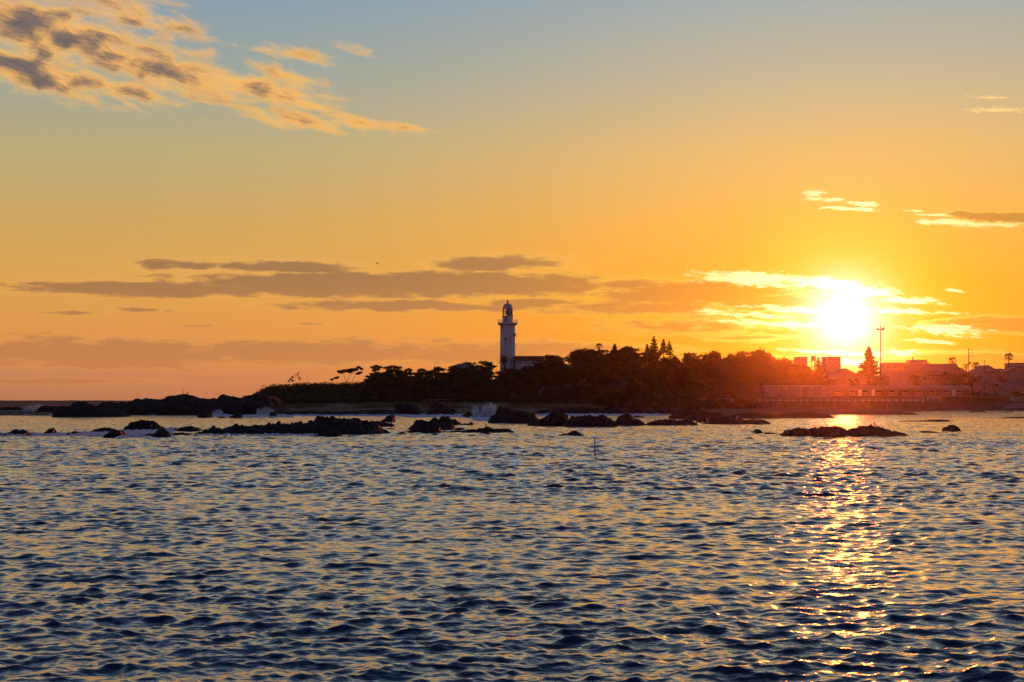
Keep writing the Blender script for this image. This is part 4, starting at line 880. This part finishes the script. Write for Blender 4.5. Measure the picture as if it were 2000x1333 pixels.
# white flat building
A = Bld('flat_roofed_building', 'white flat roofed building with a stepped upper block behind the tall pole', 'building', 1772, 560)
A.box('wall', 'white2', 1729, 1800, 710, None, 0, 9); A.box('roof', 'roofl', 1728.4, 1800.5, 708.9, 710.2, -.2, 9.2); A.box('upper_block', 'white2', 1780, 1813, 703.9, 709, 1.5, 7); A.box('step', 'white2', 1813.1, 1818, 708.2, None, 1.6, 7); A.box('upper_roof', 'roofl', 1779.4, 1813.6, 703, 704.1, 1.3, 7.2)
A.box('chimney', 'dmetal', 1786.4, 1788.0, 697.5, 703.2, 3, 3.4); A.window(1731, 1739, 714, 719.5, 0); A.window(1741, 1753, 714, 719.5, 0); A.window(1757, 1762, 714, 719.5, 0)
# house with the long roof
A = Bld('long_roofed_house', 'large house with a long plain grey roof and white upper wall', 'house', 1822, 525)
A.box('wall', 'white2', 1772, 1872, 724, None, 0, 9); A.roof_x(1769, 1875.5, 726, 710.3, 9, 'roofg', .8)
b = MB().prism([(0, A.z(724.4)), (9, A.z(724.4)), (4.5, A.z(711.8))], A.x(1871.2), A.x(1872.4), 'x').build('gable', 'white2', A.r)
b = MB().prism([(-2.4, A.z(735)), (-.01, A.z(731.8)), (-.01, A.z(733)), (-2.4, A.z(735.8))], A.x(1771), A.x(1862), 'x').build('porch_roof', 'roofd', A.r)
for a in (1802, 1818, 1836): A.window(a, a + 9, 736, 743, 0, bars=2)
A.box('porch_post', 'woodd', 1773, 1774.4, 735.8, None, -2.2, -1.9)
b = Bld('side_wing', 'short grey side wing at the right end of the long roofed house', 'house', 1884, 528)
b.box('wall', 'cream', 1876.2, 1890, 727, None, 1, 7); b.roof_y(1874.8, 1877, 1893, 719.5, 718, 5, 'roofg', y0=.4, eave_r=728); b.gable(1876.2, 1877, 1890, 727.2, 719.2, 1.0, 1.3, 'cream')
# right gabled house
A = Bld('gabled_house', 'white gabled house just right of the utility pole', 'house', 1927, 518)
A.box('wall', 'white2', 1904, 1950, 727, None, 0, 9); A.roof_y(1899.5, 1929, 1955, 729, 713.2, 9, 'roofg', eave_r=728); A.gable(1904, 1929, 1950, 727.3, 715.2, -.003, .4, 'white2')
b = MB().prism([(-1.6, A.z(729.8)), (-.01, A.z(725.8)), (-.01, A.z(726.8)), (-1.6, A.z(730.6))], A.x(1920), A.x(1944), 'x').build('porch_roof', 'roofd', A.r)
A.window(1925, 1931, 732, 741, -.0); A.window(1938, 1942, 731, 742, 0); A.door(1946, 1949.5, 733, 746, 0)
b = MB().tube([(A.x(1931), -.7, A.z(741)), (A.x(1938), -.7, A.z(746.5))], .06, 4).build('stair_rail', 'metal', A.r)
A = Bld('gabled_house', 'pale gabled house cut off by the right edge of the frame', 'house', 1988, 530)
A.box('wall', 'cream', 1966, 2014, 724.5, None, 0, 9); A.roof_y(1962.5, 1989, 2018, 726.5, 715, 9, 'roofg'); A.gable(1966, 1989, 2014, 724.8, 717.2, -.003, .4, 'cream'); A.window(1976, 1986, 731.5, 735, 0)
A.roof_x(1948, 1968, 725.5, 719.5, 8, 'roofd', .2, y0=2); A.box('link_wall', 'cream', 1951, 1965.8, 725, None, 1.5, 8); A.door(1953, 1961, 734, 746, 1.5, 'woodd')
A = Bld('flat_roofed_building', 'plain white flat topped block at the right edge behind the gabled houses', 'building', 1998, 565)
A.box('wall', 'white2', 1975.5, 2030, 710.2, None, 0, 8); A.box('roof', 'roofl', 1975, 2030.5, 709, 710.4, -.2, 8.2)
A = Bld('bungalow', 'small cream bungalow with one narrow window below the white gabled house', 'house', 1943, 495)
A.box('wall', 'cream', 1930, 1957, 750, None, 0, 7); A.roof_x(1928, 1958.5, 751.2, 746, 7, 'roofg', .5); A.window(1942.5, 1946.5, 753.5, 760, 0, bars=0); A.box('plinth', 'white2', 1922, 1955, 767.6, None, -1.2, -.004)
A = Bld('bungalow', 'grey roofed bungalow with a wide window at the right edge', 'house', 1985, 484)
A.box('wall', 'cream', 1957, 2020, 756.5, None, 0, 8); A.roof_x(1955, 2022, 758.5, 748.6, 8, 'roofg', .6); A.window(1958.8, 1969, 760.8, 767, 0); A.window(1990, 1999, 761, 767, 0)
A = Bld('dark_roofed_house', 'house with a dark roof just above the far right bungalow', 'house', 1988, 500)
A.box('wall', 'cream', 1971, 2018, 746.5, None, 0, 7); A.roof_x(1969, 2020, 748.4, 740, 7, 'roofd', .5)

# ------------------------------------------------------------------ sea wall, railing, jetty
xw0, xw1 = X_(1186, YW), X_(1990, YW)
w = empty('sea_wall', ((xw0 + xw1) / 2, YW, 0)); hw = (xw1 - xw0) / 2
MB().box(-hw, hw, -.75, -.02, -1.0, 2.28).build('wall', 'wallc', w)
MB().box(-hw - .05, hw + .05, -.85, .15, 2.284, 2.46).build('coping', 'wallc', w)
for i in range(30):
    x = -hw + (i + .5) * 2 * hw / 30; MB().box(x - .12, x + .12, -.95, -.752, -.8, 2.28).build('buttress', 'wallc', w)
tag(w, 'long dark concrete sea wall below the white railing', 'wall')
def railing(label, a, c, z0, Y):
    xa, xc = X_(a, Y), X_(c, Y); r = empty('railing', ((xa + xc) / 2, Y, z0)); h = (xc - xa) / 2; n = max(1, round((c - a) / 13.5))
    pm = MB().box(-.055, .055, -.055, .055, 0, 1.12).mesh('post', 'rail')
    for i in range(n + 1): link('post', pm, r, (-h + 2 * h * i / n, 0, 0))
    for z in (1.08, .62): MB().box(-h, h, -.035, .035, z - .045, z + .045).build('rail', 'rail', r)
    tag(r, label, 'railing')
railing('long white two bar railing on the sea wall in front of the garages', 1364, 1804, 2.46, YW - .3)
railing('short white railing piece set higher at the end of the long railing', 1812, 1835, gz(X_(1823, 452), 452), 452)
for (label, a, c, t, bt, Y) in [('upper pale concrete block at the right edge above the steps', 1981, 2014, 774.5, None, 444), ('lower pale concrete block by the water at the right edge', 1984, 2014, 788, 797, 433)]:
    A = Bld('concrete_block', label, 'block', (a + c) / 2, Y); A.r.location.z = 0; A.z0 = 0
    A.box('body', 'grey', a, c, t, bt, 0, 4)
    for k in range(3): A.box('joint_rib', 'wallc', a + 4 + k * 7, a + 4.6 + k * 7, t + .6, (bt or 786), -.05, -.003)
st_ = empty('concrete_steps', (X_(1968, 434), 434, 0))
for k in range(10):
    x = X_(1955 + k * 2.8, 434) - st_.location.x; MB().box(x, x + .46, 0, 1.1, -.6, .55 + k * .19).build('step', 'grey', st_)
tag(st_, 'concrete steps climbing right along the sea wall to the blocks', 'steps')
j = empty('jetty', (X_(1940, 405), 405, 0)); MB().box(X_(1895, 405) - j.location.x, X_(2030, 405) - j.location.x, 0, 2.4, .25, .75).build('deck', 'wallc', j)
for k in range(7): x = X_(1898 + k * 19, 405) - j.location.x; MB().box(x, x + .9, .3, 2.0, -1.0, .247).build('pier', 'wallc', j)
tag(j, 'low dark concrete jetty at the waterline on the right', 'jetty')
j = empty('breakwater', (X_(1915, 350), 350, 0))
for k, (a, c) in enumerate([(1842, 1862), (1864, 1896), (1899, 1925), (1928, 1962), (1966, 1979)]): MB().box(X_(a, 350) - j.location.x, X_(c, 350) - j.location.x, rnd.uniform(0, .4), 1.6, -1.0, rnd.uniform(.12, .3)).build('slab', 'wallc', j)
tag(j, 'broken low breakwater slabs awash in front of the jetty', 'breakwater')

# ------------------------------------------------------------------ poles and wires
def pole(name, label, px, top, Y, r=0.13, base=None, arms=(), mat='pole', lean=0.0):
    x = X_(px, Y); g = gz(x, Y) if base is None else base; h = Z_(top, Y) - g; o = empty(name, (x, Y, g))
    MB().tube([(0, 0, -.8), (lean, 0, h)], [r, r * .7], 7).build('post', mat, o)
    for (py, a, c) in arms: z = Z_(py, Y) - g; MB().box((a - px) * Y / F, (c - px) * Y / F, -.16, -.09, z - .06, z + .06).build('cross_arm', 'dmetal', o)
    tag(o, label, 'pole'); return o
P1 = pole('utility_pole', 'tall wooden utility pole with cross arms right of the long roofed house', 1892, 679.6, 505, .17, arms=[(682.8, 1891, 1900), (689.5, 1891, 1902), (693.5, 1889.5, 1903), (697, 1891, 1901), (709, 1891, 1897)])
for py, px in ((682, 1899.5), (688.8, 1901.5), (692.8, 1902.3)): MB().lathe([(.09, 0), (.12, .12), (.06, .28)], 8).build('insulator', 'rail', P1, loc=((px - 1892) * 505 / F, -.12, Z_(py + .9, 505) - P1.location.z))
MB().lathe([(.28, 0), (.28, .9), (.1, 1.0)], 10).build('transformer', 'metal', P1, loc=(.35, -.1, Z_(712, 505) - P1.location.z))
pole('utility_pole', 'shorter thin utility pole in front of the white gabled house', 1923, 703.3, 492, .12, arms=[(706, 1920.5, 1925.5)])
pole('lamp_post', 'thin pale post standing before the row of units, right one', 1816.5, 739, 474, .09, mat='metal')
pole('lamp_post', 'thin pale post rising from the shore before the railing, under the tall pole', 1733, 748, 434, .09, mat='metal', base=.4)
pole('lamp_post', 'thin pale post at the left corner of the long roofed house', 1771, 727, 500, .09, mat='metal')
P2 = pole('loudspeaker_pole', 'very tall steel pole with loudspeakers beside the sun', 1720, 637, 500, .2, mat='dmetal')
hp = P2.location.z
MB().box(-.9, .9, -.06, .06, Z_(643.4, 500) - hp - .06, Z_(643.4, 500) - hp + .06).build('cross_arm', 'dmetal', P2)
for k, (px, py, sg) in enumerate([(1714.6, 643, -1), (1724.4, 641.8, 1), (1717.5, 644.2, -1), (1722.4, 644.6, 1)]):
    h_ = MB().lathe([(.10, 0), (.14, .2), (.42, .62), (.44, .66)], 12); hm = h_.build('loudspeaker', 'dmetal', P2, True, loc=((px - 1720) * .18 - sg * .25, 0, Z_(py, 500) - hp)); hm.rotation_euler = (0, sg * math.pi / 2, 0)
pole('marker_pole', 'thin dark pole standing alone in the open water', 1162.5, 855, WL(890), .035, base=-.3, lean=-.02)
pole('marker_pole', 'thin pole on the longest black reef, left of two', 631, 807, WL(849.5) + 2.2, .03, base=.5)
pole('marker_pole', 'thin pole on the longest black reef, right of two', 663, 803, WL(849.5) + 3.5, .03, base=.5)
rod_ = pole('marker_rod', 'thin upright rod on top of the craggy left ridge', 357.5, 765.5, WL(811.3) + 11, .06, base=3.2)
def wire(label, p, q, sag):
    p, q = Vector(p), Vector(q); pts = [p.lerp(q, t) - Vector((0, 0, sag * 4 * t * (1 - t))) for t in [i / 14 for i in range(15)]]
    tag(MB().tube(pts, .022, 4).build('power_line', 'dmetal'), label, 'wire', 'power lines at the right edge')
Yp = 505
for (py, px, q, sag, lb) in [(682.4, 1899.5, (2120, 690), .5, 'topmost power line running right from the tall utility pole'), (689.2, 1901.5, (2120, 699), .6, 'middle power line running right from the tall utility pole'), (693, 1902.3, (1923, 706), .3, 'short power line between the two utility poles')]:
    wire(lb, (X_(px, Yp), Yp - .12, Z_(py, Yp)), (X_(q[0], Yp if q[0] > 2000 else 492), Yp if q[0] > 2000 else 492, Z_(q[1], Yp if q[0] > 2000 else 492)), sag)

# pale timber frames on the shore
for (label, a, c, top, bot, Y) in [('pale open timber frame on the shore, left of two', 828, 851, 781, 796.5, 352), ('pale open timber frame on the shore, right of two', 850.5, 878.5, 780, 793.5, 360)]:
    A = Bld('timber_frame', label, 'frame', (a + c) / 2, Y)
    A.box('beam', 'tan', a, c, top, top + 1.0, -.1, .1); A.box('beam', 'tan', a + 1, c + .6, top + .8, top + 1.7, 1.9, 2.1)
    for px in (a, c - 1.0):
        A.box('post', 'tan', px, px + 1.0, top + 1.02, None, -.06, .06); A.box('post', 'tan', px + 1.6 * (1 if px == a else -1) + 1.2, px + 2.1 + 1.6 * (1 if px == a else -1), top + 1.72, None, 1.94, 2.06)
        A.box('tie', 'tan', px + .3, px + .9, top + .2, top + .9, .102, 1.9)

# ------------------------------------------------------------------ breaking waves and foam
def breaker(label, px, base, wpx, hpx, seed, dirx=0.0, n=6000):
    rnd.seed(seed); Y = WL(base); s = Y / F; w, h = wpx * s, hpx * s; root = empty('breaking_wave', (X_(px, Y), Y, 0)); m = MB(); nx, ny = 44, 14
    for j in range(ny + 1):
        for i in range(nx + 1):
            u = i / nx * 2 - 1; v = j / ny * 2 - 1; q = Vector((u * 2.5, v * 2, seed)); e = max(0, 1 - u * u) * max(0, 1 - v * v) ** .8
            z = h * .34 * e * (.8 + .7 * mn.fractal(q, .8, 2, 4)) - .06
            m.v.append((u * w * .5 + mn.noise(q * 2) * .15 * h, v * h * .7 + mn.noise(q * 2 + Vector((9, 0, 0))) * .2 * h, z))
    for j in range(ny):
        for i in range(nx): a = j * (nx + 1) + i; m.f.append((a, a + 1, a + nx + 2, a + nx + 1))
    m.build('foam_crest', 'foam', root, True)
    p = MB()
    jets = [(rnd.uniform(-.8, .8), rnd.uniform(.35, 1.0), rnd.uniform(-.5, .5) + dirx) for _ in range(11)]
    for _ in range(n):
        cx, ch, lean = rnd.choice(jets); t = rnd.random() ** 1.7; sp_ = (.05 + .15 * t) * w * .5
        hh = h * ch * (1 - .45 * abs(cx)) * t
        c = Vector((cx * w * .42 + lean * hh + rnd.gauss(0, sp_ * .6), rnd.gauss(0, h * .25), .12 * h + hh + rnd.gauss(0, .05 * h)))
        if c.z < .02: continue
        r = h * rnd.uniform(.010, .055) * (1.2 - .75 * t); k = len(p.v); d = [rv().normalized() * r for _ in range(4)]
        p.v += [tuple(c + x) for x in d]; p.f += [(k, k + 1, k + 2), (k, k + 2, k + 3), (k, k + 3, k + 1), (k + 1, k + 3, k + 2)]
    tag(p.build('spray', 'foam', root), kind='stuff'); tag(root, label, 'wave', 'waves breaking on the rocks')
breaker('white breaker bursting at the far left edge', 67, 810, 58, 22, 3, .2, 9000)
breaker('largest white breaker bursting before the central rocks', 942, 817, 60, 34, 4, .1, 14000)
breaker('curling white breaker below the grassy hill', 515, 812, 40, 18, 5, .35, 8000)
breaker('small splash right of the dark block rock', 425, 812, 32, 14, 6)
breaker('small pointed wave crest below the craggy ridge', 300, 813, 26, 8, 7, .1, 500)
breaker('splash on the back of the tilted slab rock', 1010, 806, 30, 9, 8, .3, 500)
breaker('low foam burst at the left of the central surf line', 760, 812, 26, 5, 9, 0, 300)
breaker('low foam burst behind the dome shaped rock', 1218, 812, 46, 8, 10, 0, 500)
def foam():
    rnd.seed(31); b = MB()
    def blob(px, py, r, st=3.2):
        Y = WL(py); x = X_(px, Y); k = len(b.v); n = 9; b.v.append((x, Y, .12 + r * .5))
        for i in range(n): a = 2 * math.pi * i / n; rr = r * rnd.uniform(.6, 1.5); b.v.append((x + math.cos(a) * rr * st, Y + math.sin(a) * rr, .03))
        for i in range(n): b.f.append((k, k + 1 + i, k + 1 + (i + 1) % n))
    for (a, c, y0, y1, n, r) in [(0, 120, 809, 812, 60, .35), (400, 560, 812, 816, 120, .30), (790, 960, 811, 816, 150, .26), (1050, 1300, 809.5, 813, 170, .26), (560, 790, 811.5, 814, 90, .25), (0, 340, 847, 854, 330, .07), (205, 290, 845, 857, 220, .12), (250, 335, 837, 849, 220, .12),
                                 (150, 215, 846, 851, 60, .09), (380, 640, 849, 854, 110, .05), (930, 960, 817, 823, 60, .18), (1330, 1360, 813, 818, 30, .16), (1400, 1500, 822, 829, 70, .08)]:
        for _ in range(n): blob(rnd.uniform(a, c), rnd.triangular(y0, y1), r * rnd.uniform(.5, 1.6))
    tag(b.build('foam', 'foam'), 'white foam washing around the rocks', 'foam', kind='stuff')
foam()

# ------------------------------------------------------------------ birds
from mathutils.bvhtree import BVHTree
def crest(label, px):
    """highest point of the labelled rock on the vertical plane through a column"""
    o = next(x for x in bpy.data.objects if x.get('label') == label)
    bv = BVHTree.FromPolygons([v.co for v in o.data.vertices], [p.vertices[:] for p in o.data.polygons]); best = None
    ys = [v.co.y for v in o.data.vertices]
    for i in range(60):
        y = min(ys) + (max(ys) - min(ys)) * (i + .5) / 60; Yw = o.location.y + y; h = bv.ray_cast(Vector((X_(px, Yw) - o.location.x, y, 30)), Vector((0, 0, -1)))[0]
        if h is not None and (best is None or (h.z - HC) / Yw > best[2]): best = (Yw, h.z, (h.z - HC) / Yw)
    return best
def perch(o, label, px):
    c = crest(label, px)
    if c: o.location = (X_(px, c[0]), c[0], c[1] - .01)
def standing_bird(name, label, px, foot, hpx, Y, mat, flip=1, lean=0.0, neck=1.0, z=None):
    s = Y / F; h = hpx * s; o = MB()
    spine = [(-.30, .10), (-.20, .20), (-.10, .30), (0, .42), (.07, .55), (.09, .66 * neck + .02), (.06, .78 * neck + .04), (.07, .88 * neck + .05), (.12, .93 * neck + .05), (.20, .925 * neck + .045), (.30, .91 * neck + .04)]
    rad = [.02, .07, .12, .14, .11, .06, .045, .045, .055, .03, .008]
    o.tube([((x + lean * zz) * h * flip, 0, zz * h) for x, zz in spine], [r * h for r in rad], 8)
    for sy in (-1, 1): o.tube([(-.03 * h * flip, sy * .05 * h, .28 * h), (-.02 * h * flip, sy * .05 * h, .1 * h), (-.02 * h * flip, sy * .05 * h, 0), (.06 * h * flip, sy * .06 * h, .002)], [.022 * h, .014 * h, .014 * h, .012 * h], 5)
    b = o.build(name, mat, None, True, loc=(X_(px, Y), Y, Z_(foot, Y) if z is None else z)); tag(b, label, 'bird'); return b
Yr = WL(853) + 2.2
for (px, ft, hp_, fl, le, lb) in [(1615, 836, 8, -1, .15, 'leftmost cormorant on the brown reef under the sun'), (1631, 835.5, 7.5, 1, .0, 'second cormorant from the left on the brown reef'), (1699, 834.8, 6.5, 1, .55, 'leaning cormorant left of the rightmost one on the brown reef'), (1709, 835.3, 8.5, -1, .05, 'rightmost and tallest cormorant on the brown reef')]:
    perch(standing_bird('cormorant', lb, px, ft, hp_ * 1.15, Yr, 'bird', fl, le), 'long brown reef under the sun with four cormorants', px)
perch(standing_bird('cormorant', 'single cormorant upright on the long thin reef', 949.5, 836.5, 6.5, WL(846) + 1.5, 'bird', -1, .2), 'long thin reef with one upright cormorant', 949.5)
perch(standing_bird('egret', 'white egret at the left end of the flat rock shelf', 1363, 828.5, 8, WL(829), 'egret', -1, .1, 1.1), 'wide flat rock shelf with two egrets on top', 1382)
perch(standing_bird('egret', 'white egret on the middle of the wide flat rock shelf', 1439, 820.5, 6, WL(824), 'egret', 1, .0, 1.1), 'wide flat rock shelf with two egrets on top', 1439)
perch(standing_bird('gull', 'small dark gull on the craggy left ridge beside the rod', 366, 773, 6.5, WL(811.3) + 11, 'bird', 1, .3, .8), 'long craggy rock ridge carrying a thin rod, joining the headland', 366)
perch(standing_bird('duck', 'left of two ducks on the very thin reef', 1773.5, 822.8, 4, WL(824) + 1.5, 'bird', 1, .1, .6), 'very thin reef with two ducks, nearer the right shore', 1773.5)
perch(standing_bird('duck', 'right of two ducks on the very thin reef', 1782, 822.6, 4, WL(824) + 1.5, 'bird', -1, .1, .6), 'very thin reef with two ducks, nearer the right shore', 1782)
perch(rod_, 'long craggy rock ridge carrying a thin rod, joining the headland', 357.5); rod_.location.z -= .2
Yg = 240; b = MB(); b.tube([(-.28, 0, .0), (-.12, 0, .0), (.05, 0, 0), (.2, 0, .02), (.3, 0, .0)], [.01, .06, .075, .045, .01], 7)
for sy in (-1, 1):
    k = len(b.v); sp2 = [(0, 0, .02), (.10, sy * .25, .20), (.02, sy * .62, .12)]
    b.v += [(.08, sy * .03, .03), (-.10, sy * .03, .02), (-.02, sy * .28, .19), (.12, sy * .27, .21), (-.10, sy * .70, .10), (.08, sy * .02, .0), (-.02, sy * .28, .16), (.12, sy * .27, .18)]
    b.f += [(k, k + 1, k + 2, k + 3), (k + 3, k + 2, k + 4), (k + 5, k + 7, k + 6, k + 1), (k + 7, k + 4, k + 6), (k, k + 3, k + 7, k + 5), (k + 3, k + 4, k + 7)]
g = b.build('gull', 'bird', None, False, loc=(X_(737, Yg), Yg, Z_(515.5, Yg))); g.rotation_euler = (0, 0, math.radians(65)); tag(g, 'gull flying high beside the end of the dark cloud streak', 'bird')

# ------------------------------------------------------------------ haze volume added to stand in for the sun's flare
hz = MB().box(-6200, 6200, -60, 9600, -4.0, 48.0).build('haze', None)
hm = bpy.data.materials.new('haze'); hm.use_nodes = True; t = hm.node_tree; t.nodes.remove(t.nodes['Principled BSDF'])
pv = t.nodes.new('ShaderNodeVolumePrincipled'); pv.inputs['Color'].default_value = (0.9, 0.88, 0.86, 1); pv.inputs['Density'].default_value = 2.9e-5; pv.inputs['Anisotropy'].default_value = 0.97
t.links.new(pv.outputs[0], t.nodes['Material Output'].inputs['Volume']); hz.data.materials.append(hm)
tag(hz, 'thin haze added over the bay for the orange sun glow', 'haze', kind='stuff')
